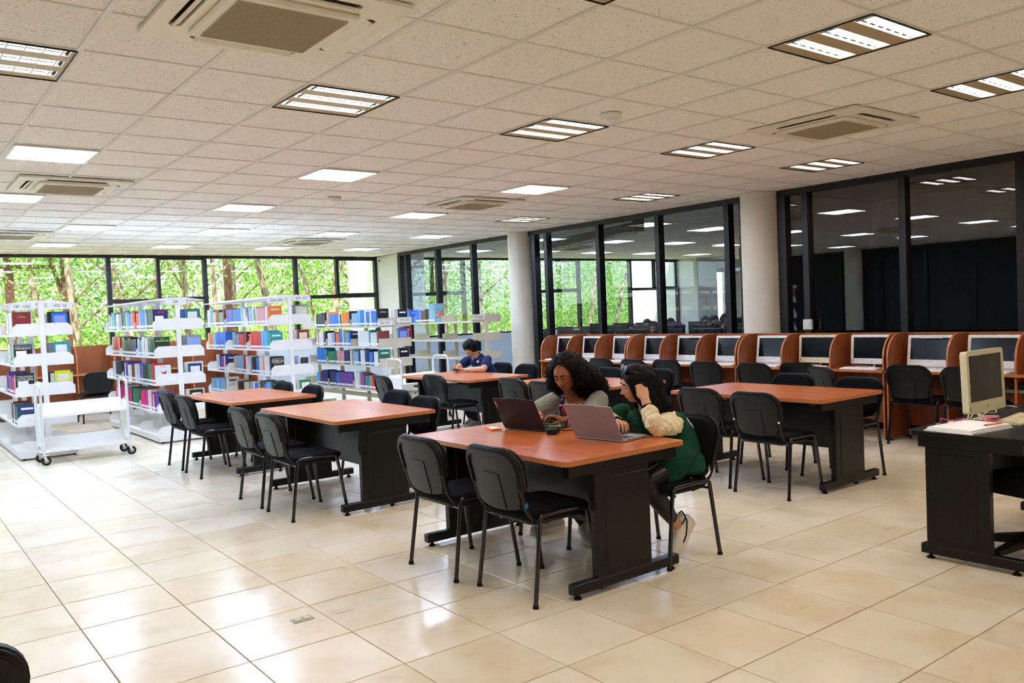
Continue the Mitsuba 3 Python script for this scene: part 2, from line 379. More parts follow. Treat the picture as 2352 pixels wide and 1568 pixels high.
for x, y, s in [(1.54, 3.69, 'large ceiling cassette air conditioner at the top left with yellowed grille'), (6.17, 3.72, 'beige ceiling cassette air conditioner at the upper right'), (1.6, 8.9, 'ceiling cassette air conditioner between two LED panels at the left'), (6.1, 8.6, 'ceiling cassette air conditioner in mid ceiling, left of the round column'), (6.2, 13.75, 'distant ceiling cassette air conditioner over the middle shelves'), (1.67, 13.6, 'distant ceiling cassette air conditioner cut by the left picture edge')]:
    P_ac.put(thing('air_conditioner', s, 'air conditioner', 'ceiling cassettes'), place(x, y))
det = lathe([(0, HC-0.055), (0.035, HC-0.055), (0.05, HC-0.048), (0.055, HC-0.03), (0.075, HC-0.026), (0.08, HC-0.008), (0.08, HC), (0, HC)], 24)
dd = shape(fix(det), 'm_white_plastic', 30)
add('smoke_detector', dd, None, place(4.30, 4.32), 'round white smoke detector beside a three tube light', 'smoke detector', 'smoke detectors')
add('smoke_detector', dd, None, place(4.28, 8.77), 'small white smoke detector between LED panels at the left', 'smoke detector', 'smoke detectors')

# ---------------------------------------------------------------- walls of the main room
struct('wall_rear', box(XL-0.2, XR+0.2, YF-0.2, YF, 0, HC), 'm_beige_wall')
struct('wall_left', cat(box(XL-0.2, XL, YF, YB, 0, HC)), 'm_dark_wall')
for y in np.arange(YF+1.25, YB, 1.26): add('mullion', shape(box(XL, XL+0.05, y-0.04, y+0.04, 0, HC), 'm_black_frame'), 'wall_left')
for i, y in enumerate((3.0, 8.0, 13.0)):
    struct('unseen_column_%d' % (i+1), mv(lathe([(0.24, 0), (0.24, HC)], 32), -3.9, y, 0), 'm_column', True)  # round columns out of view, there to be mirrored in the partition glass

# window wall: parapet and windows
SILL = 1.0
struct('wall_back', cat(box(XL-0.2, 9.36, YB, YB+0.18, 0, SILL), box(XL-0.2, -3.9, YB, YB+0.18, SILL, HC)), 'm_blue_wall')
def window(n, x0, x1, pair=False, y=YB+0.06, mid=None):
    w = struct('window_%d' % n, cat(box(x0-0.035, x1+0.035, y-0.05, y+0.05, SILL-0.04, SILL+0.035), box(x0-0.035, x1+0.035, y-0.05, y+0.05, HC-0.05, HC+0.02)), 'm_black_frame')
    add('jamb', shape(box(x0-0.04, x0+0.04, y-0.055, y+0.055, SILL, HC), 'm_black_frame'), w)
    add('jamb', shape(box(x1-0.04, x1+0.04, y-0.055, y+0.055, SILL, HC), 'm_black_frame'), w)
    if pair:
        xm = mid or (x0+x1)/2
        add('transom', shape(box(x0, x1, y-0.05, y+0.05, 2.0, 2.075), 'm_black_frame'), w)
        add('mullion', shape(box(xm-0.03, xm+0.03, y-0.05, y+0.05, 2.07, HC), 'm_black_frame'), w)
        add('sash', shape(cat(box(xm+0.03, x1-0.04, y-0.02, y+0.03, 2.075, 2.10), box(xm+0.03, x1-0.04, y-0.02, y+0.03, HC-0.08, HC-0.05)), 'm_black_frame'), w)
        panes = [(x0, x1, SILL, 2.03), (x0, xm, 2.05, HC-0.03), (xm, x1, 2.05, HC-0.03)]
    else: panes = [(x0, x1, SILL, HC-0.03)]
    for a, b, c, d in panes:
        v = np.array([[a, y, c], [b, y, c], [b, y, d], [a, y, d]], float)
        add('pane', shape(trimesh.Trimesh(v, np.array([[0, 1, 2], [0, 2, 3]]), process=False), 'm_glass'), w)
WN = 0
for x0, x1, pr_ in [(-3.9, -2.0, False), (-2.0, -0.1, True), (-0.1, 1.75, True), (1.75, 3.65, False), (3.65, 5.44, True), (5.44, 7.37, False), (7.37, 9.32, True),
                    (9.92, 11.75, True), (11.75, 13.62, False), (13.62, 15.6, True), (15.6, 17.6, False), (17.6, 19.66, True)]:
    WN += 1; window(WN, x0, x1, pr_)
# white fins between the rooms, standing out in front of the glass
struct('wall_fin', cbox(9.34, 9.90, 15.95, 18.6, 0, HC, 0.01), 'm_white_wall')
struct('wall_fin', cbox(19.69, 20.62, 16.4, 19.1, -0.3, HC+0.4, 0.01), 'm_white_wall')

# glass partition with its dark posts
part = struct('wall_right', cat(box(XR-0.05, XR+0.05, 2.0, 15.95, HC-0.07, HC+0.02), box(XR-0.05, XR+0.05, YF, 15.95, 0, 0.06)), 'm_black_frame')
add('side_panel', shape(box(XR, XR+0.1, YF, 2.0, 0, HC), 'm_beige_wall'), part)
POSTS = [15.90, 15.62, 14.41, 13.15, 11.9, 11.28, 10.94, 9.66, 8.40, 7.15, 6.90, 6.29, 5.96, 4.74, 3.53, 2.27]
for y in POSTS:
    w = 0.055 if y in (11.28, 6.29, 15.90) else 0.04
    add('post', shape(box(XR-0.06, XR+0.06, y-w, y+w, 0, HC-0.05), 'm_black_frame'), part)
pn = shape(trimesh.Trimesh(np.array([[XR, 0, 0.05], [XR, 1, 0.05], [XR, 1, HC-0.05], [XR, 0, HC-0.05]], float), np.array([[0, 1, 2], [0, 2, 3]]), process=False), 'm_tint')
for a, b in zip(POSTS[1:], POSTS[:-1]):
    if b-a < 0.3 and a != 5.96: continue
    M = np.diag([1, b-a, 1, 1.0]); M[1, 3] = a; add('glass_pane', pn if a > 6.1 else {**pn, 'bsdf': {'type': 'ref', 'id': 'm_tint_dark'}}, part, M)
for n, (x, y, r) in enumerate([(9.20, 11.62, 0.213), (9.20, 6.60, 0.243)]):
    add('column', shape(mv(lathe([(r, 0), (r, HC)], 48), x, y, 0), 'm_column', True), None, None, ['slim white round column at the far end of the computer desks', 'wide white round column rising behind the computer desks'][n], 'column')
sw = thing('light_switch', 'white light switch box on the dark post right of the wide column', 'light switch')
add('box', shape(cbox(XR-0.105, XR-0.06, 5.88, 6.00, 1.155, 1.285, 0.008), 'm_white_plastic', 30), sw)
add('rocker', shape(cbox(XR-0.112, XR-0.104, 5.915, 5.965, 1.18, 1.255, 0.003), 'm_white_plastic', 30), sw)
cm = thing('security_camera', 'small white dome camera at the corner above the last window', 'security camera')
add('mount', shape(mv(lathe([(0, 0), (0.045, 0), (0.045, 0.03), (0, 0.03)], 16), 9.28, 16.9, HC-0.08), 'm_white_plastic', 30), cm)
add('dome', shape(ball((9.26, 16.86, HC-0.1), 0.045, 2), 'm_white_plastic', True), cm)
add('lens', shape(ball((9.24, 16.83, HC-0.105), 0.022, 2), 'm_black_gloss', True), cm)

# neighbouring computer room behind the partition
XN = 22.6
struct('ceiling_next', box(XR+0.1, XN+0.3, 6.5, YB+0.2, HC, HC+0.4), 'm_ceil')
for x in np.arange(9.9, XN, 0.61): add('grid_bar', shape(box(x-0.01, x+0.01, 6.6, YB, HC-0.004, HC), 'm_grid'), 'ceiling_next')
for y in np.arange(7.0, YB, 0.61): add('cross_bar', shape(box(XR+0.1, XN, y-0.008, y+0.008, HC-0.003, HC), 'm_grid'), 'ceiling_next')
struct('wall_next_back', box(9.88, 19.7, YB, YB+0.18, 0, SILL), 'm_blue_wall')
struct('wall_next_right', cat(box(XN, XN+0.2, 6.5, YB+0.2, 0, HC), box(22.0, XN, YB, YB+0.2, 0, HC), box(20.6, 22.0, YB, YB+0.2, 2.62, HC)), 'm_white_wall')
struct('wall_dark_backdrop', box(XR+0.15, XN, 6.50, 6.62, 0, HC), 'm_dark_wall')  # dark wall placed as backdrop so the right panes look unlit
struct('wall_dark_room', cat(box(XR+2.5, XR+2.6, YF, 6.5, 0, HC), box(XR+0.1, XR+2.6, 1.8, 2.0, 0, HC)), 'm_dark_wall')  # near black colour stands for the unlit room behind the right panes
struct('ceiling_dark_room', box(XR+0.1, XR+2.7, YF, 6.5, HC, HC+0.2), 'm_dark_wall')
dr_ = struct('door_1', cat(box(20.63, 20.72, YB-0.04, YB+0.06, 0, 2.62), box(21.93, 22.02, YB-0.04, YB+0.06, 0, 2.62), box(20.63, 22.02, YB-0.04, YB+0.06, 2.52, 2.64), box(21.02, 21.12, YB-0.04, YB+0.06, 0, 2.6)), 'm_black_frame')
v = np.array([[20.7, YB, 0.05], [21.95, YB, 0.05], [21.95, YB, 2.55], [20.7, YB, 2.55]], float)
add('pane', shape(trimesh.Trimesh(v, np.array([[0, 1, 2], [0, 2, 3]]), process=False), 'm_glass'), dr_)
P_ledn = Proto()
P_ledn.add('frame', ext(fr, 0.02, HC-0.02), 'm_white_plastic')
P_ledn.add('diffuser', plate(-0.275, 0.275, -0.275, 0.275, HC-0.016), 'm_white_plastic', False, emitter=area(NEXT_RGB))
nn = 0
for x, y in [(10.5, 9.75), (12.42, 10.05), (10.65, 12.4), (12.46, 12.5), (14.41, 12.5), (16.37, 12.65), (14.4, 15.1), (16.25, 15.1), (18.3, 15.2), (10.7, 15.1), (12.6, 15.0)]:
    t = thing('led_panel', f'LED panel behind the partition glass, {ORD[nn]} of eleven in that ceiling', 'ceiling light', 'LED panels of the neighbouring room'); nn += 1
    P_ledn.put(t, place(x, y))
P_ac.put(thing('air_conditioner', 'ceiling cassette behind the glass, above the neighbouring room windows', 'air conditioner', 'ceiling cassettes'), place(12.58, 13.96))
sc_ = thing('projection_screen', 'rolled projection screen in a dark grey case under the next room ceiling', 'projection screen')
M = frame_m((9.90, 10.6, HC-0.15), (0.26, 0.966, 0), (-0.966, 0.26, 0))
add('case', shape(cbox(-1.65, 1.65, -0.07, 0.07, -0.07, 0.07, 0.015), 'm_black_plastic', 30), sc_, M)
add('end_cap', shape(cbox(-1.70, -1.62, -0.085, 0.085, -0.085, 0.13, 0.01), 'm_black_metal', 30), sc_, M)
add('end_cap', shape(cbox(1.62, 1.70, -0.085, 0.085, -0.085, 0.13, 0.01), 'm_black_metal', 30), sc_, M)
add('weight_bar', shape(cbox(-1.6, 1.6, -0.015, 0.015, -0.11, -0.085, 0.005), 'm_steel', 30), sc_, M)
pj = thing('projector', 'grey ceiling projector hanging behind the glass beside the wide column', 'projector')
M = place(17.6, 13.25, 0, 30)
add('body', shape(cbox(-0.19, 0.19, -0.15, 0.15, HC-0.62, HC-0.5, 0.02), 'm_steel', 30), pj, M)
add('pole', shape(tube([(0, 0, HC-0.5), (0, 0, HC)], 0.03, 10), 'm_black_metal', 30), pj, M)
add('lens', shape(xf(lathe([(0, 0), (0.05, 0), (0.05, 0.05), (0, 0.05)], 20), frame_m((-0.08, -0.15, HC-0.56), (1, 0, 0), (0, 0, 1))), 'm_black_gloss', 30), pj, M)
# ---------------------------------------------------------------- reading tables
def make_table(LX, LY, top='m_wood', edge='m_wood_edge', h=0.745, mod=-0.025, pan=(-0.235, 0.185)):
    """local: x across (ends' feet run along x), y along"""
    p = Proto(); a, b = LX/2, LY/2
    o = rrect(-a, a, -b, b, 0.045, 6)
    p.add('top', cat(ext(o.buffer(-0.002), 0.002, h-0.002), ext(o.buffer(-0.004), 0.002, h-0.028)), top, False)
    ring = ext(o, 0.024, h-0.026)
    p.add('edge_band', ring, edge, 30)
    p.add('rail', cbox(-a+0.05, a-0.05, -b+0.035, -b+0.085, h-0.095, h-0.028, 0.004), 'm_black_metal')
    p.add('rail', cbox(-a+0.05, a-0.05, b-0.085, b-0.035, h-0.095, h-0.028, 0.004), 'm_black_metal')
    p.add('rail', cbox(-0.03, 0.03, -b+0.085, b-0.085, h-0.075, h-0.028, 0.004), 'm_black_metal')
    for s in (-1, 1):
        yc = s*(b-0.06)
        e = p.add('end_panel', cbox(pan[0], pan[1], yc-0.024, yc+0.024, 0.06, h-0.09, 0.004), 'm_black_panel')
        p.add('cover_plate', cbox(pan[0]+0.07, pan[1]-0.04, yc-0.028, yc+0.028, 0.11, h-0.125, 0.004), 'm_black_panel', 30, e)
        f = p.add('foot_bar', cbox(-a+0.055, a-0.055, yc-0.026, yc+0.026, 0.028, 0.085, 0.005), 'm_black_metal')
        for t in (-1, 1):
            p.add('leveller', mv(lathe([(0, 0), (0.022, 0), (0.022, 0.006), (0.010, 0.016), (0.008, 0.03), (0, 0.03)], 14), t*(a-0.10), yc, 0), 'm_rubber', 30, f)
    p.add('modesty_panel', cbox(mod-0.01, mod+0.01, -b+0.084, b-0.084, 0.30, h-0.11, 0.003), 'm_black_panel')
    return p
P_table = make_table(0.93, 1.56)
TABLES = [(3.255, 4.00, 'wooden table in front with two laptops and the two women'), (3.245, 6.66, 'empty wooden table right behind the front table, with light pink sheen'), (3.245, 9.0, 'empty wooden table nearest to the white book trolley and shelves'),
          (5.985, 8.83, 'wooden table where a person in navy looks at a phone'), (6.125, 6.71, 'wooden table half hidden behind the woman with curly hair'), (6.255, 4.42, 'empty wooden table between the front table and the computer desks')]
for x, y, s in TABLES:
    P_table.put(thing('reading_table', s, 'table', 'reading tables with black steel frames'), place(x, y))

# ---------------------------------------------------------------- chairs
def bend(m, k, x0):
    m = m.copy(); v = m.vertices; v[:, 0] += k*v[:, 1]**2; m.vertices = v; return m
def make_chair():
    p = Proto(); R0 = 0.0125
    tilt = rotm([0, 1, 0], -14, (-0.225, 0, 0.50))
    def back(m, dx=0.0): return xf(m, tilt @ place(-0.225, 0, 0))
    # outline of the moulded back in (y, z), z from its lower edge
    R = [(0.10, 0.488), (0.17, 0.505), (0.19, 0.545), (0.192, 0.60), (0.222, 0.602), (0.232, 0.68)]
    arc = [(0.236-0.125+0.125*math.cos(t), 0.715+0.125*math.sin(t)) for t in np.linspace(0, PI/2, 8)]
    half = [(0, 0.482)]+R+arc
    out = sg.Polygon([(y, z) for y, z in half]+[(-y, z) for y, z in half[::-1]]).buffer(-0.006).buffer(0.006)
    def slab(poly, x0, x1, edge=0.05):
        m = prism(poly, 'x', x0, x1); v, f = trimesh.remesh.subdivide_to_size(m.vertices, m.faces, edge)
        m = trimesh.Trimesh(v, f, process=True); return bend(m, 0.42, 0)
    shell = cat(slab(out.buffer(-0.004), -0.022, -0.012), slab(out, -0.012, 0.004))
    b = p.add('back_shell', back(shell), 'm_black_plastic', 35)
    up = out.intersection(sg.box(-1, 0.60, 1, 1))
    rim = up.buffer(-0.012).difference(sg.box(-0.115, 0.40, 0.115, 0.718).buffer(0.072))
    p.add('shell_rim', back(cat(slab(rim, -0.029, -0.021), slab(rim.buffer(-0.006), -0.034, -0.028))), 'm_black_plastic', 35, b)
    ins = sg.Polygon([(-0.06, 0.50), (-0.06, 0.69), (0.06, 0.69), (0.06, 0.50)]).buffer(0.008)
    p.add('shell_inset', back(slab(ins, -0.0265, -0.021)), 'm_black_plastic', 35, b)
    cz = out.buffer(-0.012); pts = []
    for ang in np.linspace(0, PI/2, 5):
        ring = np.array(cz.buffer(-0.028*(1-math.cos(ang))).simplify(0.002).exterior.coords)[:-1]
        pts.append(np.column_stack([np.full(len(ring), 0.004+0.042*math.sin(ang)), ring]))
    c = hull(np.vstack(pts)); v, f = trimesh.remesh.subdivide_to_size(c.vertices, c.faces, 0.06); c = bend(trimesh.Trimesh(v, f, process=True), 0.42, 0)
    p.add('back_cushion', back(c), 'm_fabric', 40)
    p.add('seat', cushion(-0.205, 0.245, -0.225, 0.225, 0.428, 0.482, 0.085, 0.035), 'm_fabric', 50)
    p.add('seat_pan', ext(rrect(-0.185, 0.225, -0.205, 0.205, 0.07), 0.016, 0.416), 'm_black_plastic', 30)
    for s in (-1, 1):
        rear = [(-0.22, s*0.25, 0.012), (-0.165, s*0.237, 0.40)]
        rail = fillet([(-0.165, s*0.237, 0.40), (-0.158, s*0.235, 0.462), (-0.02, s*0.234, 0.468), (0.165, s*0.235, 0.462), (0.180, s*0.237, 0.39)], 0.06, 6)
        front = [(0.180, s*0.237, 0.39), (0.235, s*0.25, 0.012)]
        p.add('seat_rail', tube(rail, R0, 10), 'm_black_gloss', 40)
        for q in (rear, front):
            l = p.add('leg', tube(q, R0, 10), 'm_black_gloss', 40)
            x, y, _ = q[0] if q is rear else q[1]
            p.add('foot_cap', mv(lathe([(0, 0), (0.016, 0), (0.016, 0.012), (0.013, 0.02), (0, 0.02)], 12), x, y, 0), 'm_rubber', 30, l)
        sup = fillet([(-0.06, s*0.185, 0.415), (-0.16, s*0.195, 0.43), (-0.222, s*0.205, 0.50), (-0.262, s*0.205, 0.66)], 0.06, 6)
        p.add('back_support', tube(sup, 0.012, 10), 'm_black_plastic', 40)
    p.add('cross_bar', tube([(-0.162, -0.236, 0.415), (-0.162, 0.236, 0.415)], 0.008, 8), 'm_black_gloss', 40)
    p.add('cross_bar', tube([(0.15, -0.236, 0.415), (0.15, 0.236, 0.415)], 0.008, 8), 'm_black_gloss', 40)
    return p
P_chair = make_chair()
G_CH = 'black stacking visitor chairs'
CHAIRS = [  # x, y, turn, label
 (2.80, 4.22, 0, 'black chair at the front table, farther of the two on its near side'),
 (2.86, 3.575, 0, 'black chair closest to the viewer, with blue tape on its back support'),
 (3.70, 4.25, 180, 'black chair under the woman with curly hair'),
 (3.82, 3.51, 180, 'black chair under the woman in the green jacket'),
 (2.705, 6.945, 0, 'black chair on the left of the second table, farther of two'),
 (2.70, 6.295, 0, 'black chair on the left of the second table, nearer of two'),
 (3.70, 6.99, 180, 'black chair facing us behind the second table, farther of two'),
 (3.53, 6.22, 180, 'black chair facing us behind the second table, nearer of two'),
 (2.77, 9.36, 0, 'black chair by the table next to the shelves, leftmost of all table chairs'),
 (2.76, 8.70, 0, 'black chair by the table next to the shelves, second from the left'),
 (3.51, 9.30, 180, 'black chair beyond the table next to the shelves, in front of the QA-QH shelf post'),
 (3.50, 8.47, 180, 'black chair beyond the table next to the shelves, at its right corner'),
 (5.17, 8.95, -8, 'black chair in front of the second trolley, left of the table with the phone'),
 (5.55, 8.42, 0, 'black chair pushed under the table of the person in navy, seen from behind'),
 (6.70, 9.33, 180, 'black chair under the person in the navy shirt'),
 (6.62, 8.66, 180, 'black chair facing us in front of the slim column'),
 (5.67, 7.05, 0, 'black chair seen from behind just above the dark laptop'),
 (5.56, 6.40, 0, 'black chair mostly hidden by the curly hair of the woman'),
 (6.60, 7.10, 180, 'black chair facing us, seen between the heads of the two women'),
 (6.66, 6.37, 180, 'black chair facing us, just right of the head with sunglasses'),
 (5.78, 4.61, 0, 'black chair seen from behind, above the back of the green jacket woman'),
 (5.71, 4.005, 0, 'black chair fully seen from behind with two white screws, at the right table'),
 (6.72, 4.70, 180, 'black chair facing us behind the right table, farther of two'),
 (6.60, 3.965, 180, 'black chair facing us behind the right table, nearer of two'),
 (8.41, 8.556, 0, 'black chair at the computer desks, first visible from the far end'),
 (8.38, 7.90, 0, 'black chair at the computer desks, second visible from the far end'),
 (8.47, 7.39, 0, 'black chair at the computer desks, third visible from the far end'),
 (8.34, 6.66, 4, 'black chair at the computer desks, fourth visible from the far end'),
 (8.27, 5.90, 3, 'black chair at the computer desks, fifth visible from the far end'),
 (8.50, 5.47, 0, 'black chair at the computer desks in front of the cream monitor'),
 (8.05, 4.80, -25, 'black chair turned askew near the computer desks'),
 (8.535, 4.23, 0, 'black chair at the computer desks with chrome glints, right of the right table'),
 (8.47, 3.65, 0, 'black chair at the computer desks half hidden by the monitor in front'),
 (2.95, 15.25, 90, 'black chair at the back desk between the first two shelves'),
 (0.025, 2.54, 90, 'black chair back cut off by the lower left picture corner'),
]
for x, y, rz, s in CHAIRS:
    t = thing('visitor_chair', s, 'chair', G_CH)
    M = place(x, y, 0, rz)
    P_chair.put(t, M)
    if 'blue tape' in s: add('tape', shape(tube([(-0.228, -0.205, 0.535), (-0.234, -0.205, 0.555)], 0.0135, 10), 'm_vc', 30, color=None) if False else shape(tube([(-0.2225, -0.205, 0.518), (-0.2285, -0.205, 0.540)], 0.0138, 10), 'm_blue_tape', 30), t, M, 'blue adhesive tape')
    if 'white screws' in s:
        for sy in (-1, 1): add('screw', shape(ball((-0.262, sy*0.208, 0.60), 0.009, 1), 'm_paper', True), t, M, 'white screw head')

# ---------------------------------------------------------------- computer desks (carrels) along the partition
PITCH_Y = 0.628
def make_carrel(n, zt=1.125, depth=0.45, h=0.745):
    """local: y along the row, sitter's side at x = 0, back at x = depth"""
    p = Proto(); L = n*PITCH_Y
    pf = [(0.0, 0.02), (depth, 0.02), (depth, zt), (0.24, zt)]+[(0.24-0.235*math.sin(t), zt-0.27*(1-math.cos(t))) for t in np.linspace(0.15, PI/2, 8)]
    poly = sg.Polygon(pf)
    for k in range(n+1):
        y = min(max(k*PITCH_Y, 0.009), L-0.009)
        d = p.add('divider', prism(poly, 'y', y-0.009, y+0.009), 'm_wood_carrel', False)
        ed = np.array(pf[3:]+[pf[0]]); 
        rim = trimesh.util.concatenate([hull([(ed[i][0]-0.001, y-0.0095, ed[i][1]+0.001), (ed[i][0]-0.001, y+0.0095, ed[i][1]+0.001), (ed[i+1][0]-0.001, y-0.0095, ed[i+1][1]+0.001), (ed[i+1][0]-0.001, y+0.0095, ed[i+1][1]+0.001),
                     (ed[i][0]+0.004, y-0.0095, ed[i][1]-0.004), (ed[i][0]+0.004, y+0.0095, ed[i][1]-0.004), (ed[i+1][0]+0.004, y-0.0095, ed[i+1][1]-0.003), (ed[i+1][0]+0.004, y+0.0095, ed[i+1][1]-0.003)]) for i in range(len(ed)-1)])
        p.add('edge_band', rim, 'm_wood_edge', False, d)
        for x in (0.05, depth-0.05): p.add('glide', mv(lathe([(0, 0), (0.018, 0), (0.018, 0.012), (0.008, 0.021), (0, 0.021)], 12), x, y, 0), 'm_rubber', 30, d)
    p.add('desktop', box(-0.025, depth-0.02, 0.0, L, h-0.025, h), 'm_wood_carrel', False)
    p.add('desk_edge', cbox(-0.028, -0.024, 0.0, L, h-0.026, h+0.0005, 0.001), 'm_wood_edge', False)
    p.add('back_panel', box(depth-0.018, depth, 0.0, L, 0.12, zt-0.004), 'm_wood_carrel', False)
    p.add('top_edge', cbox(depth-0.019, depth+0.001, 0.0, L, zt-0.004, zt+0.002, 0.001), 'm_wood_edge', False)
    return p
P_car = make_carrel(3)
CX = 8.49
CU = [(8.425, 'computer desk row of three bays at the far end by the slim column'), (6.515, 'computer desk row of three bays left of the wide column'), (4.605, 'computer desk row of three bays with the cream monitor'), (2.695, 'computer desk row of three bays behind the black desk at the right')]
for y, s in CU:
    t = thing('computer_desk', s, 'desk', 'brown computer desks with curved dividers')
    P_car.put(t, place(CX, y))
P_back = make_carrel(4, 1.235, 0.5)
for x, s in ((1.0, 'brown study desk along the window wall behind the first shelf'), (3.62, 'brown study desk along the window wall behind the middle shelves')):
    t = thing('computer_desk', s, 'desk', 'brown study desks by the windows')
    M = place(x, 16.35, 0, 0) @ frame_m((0, 0, 0), (0, 1, 0), (-1, 0, 0)) @ np.diag([1, -1, 1, 1.0]) if False else place(x+4*PITCH_Y, 16.35, 0, 90)
    P_back.put(t, M)

# all-in-one computers: local x is the viewing direction out of the screen (towards the sitter), screen plane x = 0
def make_aio(w=0.49, h=0.335, z0=0.03, chin=0.075, body='m_white_plastic', round_=0.01, foot=True, gap=0.0):
    p = Proto(); W = w/2
    z0 += gap; b = 0.03
    bz = rrect(-W, W, z0, z0+h, round_, 5)
    sc = sg.box(-W+b, z0+chin, W-b, z0+h-b)
    p.add('housing', cat(prism(bz.difference(sc), 'x', -0.012, 0.0), prism(bz.buffer(-0.002), 'x', -0.04, -0.012)), body, 30)
    p.add('screen', prism(sc, 'x', -0.011, -0.006), 'm_screen', False)
    p.add('webcam', mv(rt(lathe([(0, 0), (0.003, 0), (0.003, 0.001), (0, 0.001)], 8), [0, 1, 0], 90), 0.0, 0, z0+h-b/2), 'm_ink', False)
    if not gap:
        p.add('speaker_bar', cbox(-0.035, 0.004, -W+0.004, W-0.004, z0, z0+0.033, 0.004), body, 30)
        p.add('badge', box(0, 0.001, -0.022, 0.022, z0+0.052, z0+0.057), 'm_steel', False)
        p.add('foot', cat(cbox(-0.02, 0.05, -W+0.03, -W+0.05, 0.0, 0.012, 0.003), cbox(-0.02, 0.05, W-0.05, W-0.03, 0.0, 0.012, 0.003), cbox(-0.03, -0.012, -W+0.03, W-0.03, 0.0, z0+0.04, 0.003)), body, 30)
    else:
        p.add('badge', mv(rt(lathe([(0, 0), (0.008, 0), (0.008, 0.001), (0, 0.001)], 14), [0, 1, 0], 90), 0, 0, z0+chin/2), 'm_steel', 30)
        p.add('sticker', box(0, 0.0006, -W+0.012, -W+0.027, z0+0.02, z0+0.045), 'm_steel', False)
        p.add('stand', cat(tube(fillet([(-0.045, 0, z0+0.12), (-0.075, 0, z0+0.03), (-0.05, 0, 0.006), (0.02, 0, 0.006)], 0.03, 5), 0.012, 8), cbox(0.0, 0.03, -0.03, 0.03, 0.0, 0.012, 0.004), cbox(-0.06, 0.02, -0.11, 0.11, 0.0, 0.008, 0.003)), body, 30)
    return p
P_aio = make_aio(); P_hpw = make_aio(0.50, 0.325, 0.0, 0.062, 'm_white_plastic', 0.02, True, 0.045); P_hpc = make_aio(0.50, 0.325, 0.0, 0.062, 'm_cream_plastic', 0.02, True, 0.045)
def make_kbd(mm):
    p = Proto(); p.add('case', hull([(x, y, z) for x, z in ((-0.065, 0), (0.065, 0), (-0.065, 0.018), (0.065, 0.008)) for y in (-0.215, 0.215)]), mm, False)
    keys = []
    for r in range(5):
        n = 15
        for c in range(n):
            x, y = -0.048+r*0.023, -0.2+c*0.0285; z = 0.018-(x+0.065)/0.13*0.010
            keys.append(box(x-0.009, x+0.009, y-0.012, y+0.012, z, z+0.004))
    p.add('keys', cat(*keys), mm, False, kind=None) if False else p.parts.append(('keys', shape(cat(*keys), mm), 0)); return p
P_kbw, P_kbc = make_kbd('m_paper'), make_kbd('m_cream_plastic')
ST = []
for u, (y0, _) in enumerate(CU):
    for k in range(2, -1, -1): ST.append(y0+(k+0.5)*PITCH_Y)
ST = ST[:11]
for i, y in enumerate(ST):
    proto, kind = (P_hpc, 'cream rounded monitor') if i == 7 else (P_hpw, 'white rounded monitor') if i == 8 else (P_aio, 'white all in one computer')
    t = thing('computer', f'{kind} at the partition desks, {ORD[i]} bay from the far column', 'computer', 'computers on the desks by the partition')
    M = place(CX+0.24, y-0.03+0.02*math.sin(i*2.1), 0.745, 180) @ rotm([0, 1, 0], -9 if proto is P_aio else -5)
    P = proto.put(t, M)
    k = thing('keyboard', f'white keyboard at the partition desks, {ORD[i]} bay from the far column', 'keyboard', 'white keyboards on the computer desks')
    for q, kk in enumerate(P_kbw.put(k, place(CX+0.065, y-0.02+0.015*math.cos(i*1.7), 0.745, 180+3*math.sin(i*3.0)))):
        if q == 1: labels[kk] = {'kind': 'stuff'}
    if i in (7, 8):
        c = thing('cable', ['white cable coil under the cream monitor', 'white cable loop under the rounded white monitor'][i-7], 'cable')
        add('loop', shape(tube(catmull([(CX+0.18, y-0.15, 0.755), (CX+0.14, y-0.05, 0.775), (CX+0.16, y+0.05, 0.77), (CX+0.13, y+0.14, 0.752), (CX+0.17, y+0.02, 0.752), (CX+0.19, y-0.1, 0.752)], 8), 0.003, 6), 'm_white_plastic', True), c)
for i, y in ((4, ST[4]), (9, ST[9])):
    add('paper_notice', shape(box(CX+0.19, CX+0.192, y-0.12, y+0.12, 1.085, 1.115) if i == 4 else box(CX+0.232, CX+0.234, y-0.17, y+0.06, 1.075, 1.105), 'm_paper'), None, None, ['white paper strip stuck above the fifth computer', 'shiny white label on top of the tenth computer'][i == 9], 'notice')
ups = thing('power_unit', 'black power box on a grey shelf under the computer desks at the right edge', 'power unit')
add('body', shape(cbox(CX+0.03, CX+0.3, 3.05, 3.4, 0.60, 0.66, 0.01), 'm_black_plastic', 30), ups)
add('shelf', shape(cbox(CX+0.02, CX+0.32, 2.72, 3.42, 0.565, 0.60, 0.004), 'm_steel', 30), ups)

# ---------------------------------------------------------------- black desk at the right with monitor
P_desk = make_table(0.66, 1.5, 'm_black_top', 'm_black_metal', 0.745, 0.21, (-0.11, 0.24))
t = thing('black_desk', 'black desk with cream monitor and papers at the right picture edge', 'desk')
P_desk.put(t, place(4.765+0.75, 2.13, 0, 90))
t = thing('computer', 'big cream monitor with black screen on the black desk in front', 'computer', 'computers on the desks')
P_big = make_aio(0.508, 0.385, 0.0, 0.072, 'm_cream_plastic', 0.025, True, 0.045)
P_big.put(t, place(5.475, 2.30, 0.745, -90) @ rotm([0, 1, 0], -2))
t = thing('keyboard', 'cream keyboard in front of the big monitor on the black desk', 'keyboard', 'cream keyboards')
for q, kk in enumerate(P_kbc.put(t, place(5.50, 2.13, 0.745, -84))):
    if q == 1: labels[kk] = {'kind': 'stuff'}
t = thing('binder', 'open stack of white paper sheets with three ring clips on the black desk', 'paper')
Mp = place(4.985, 2.20, 0.745, -6)
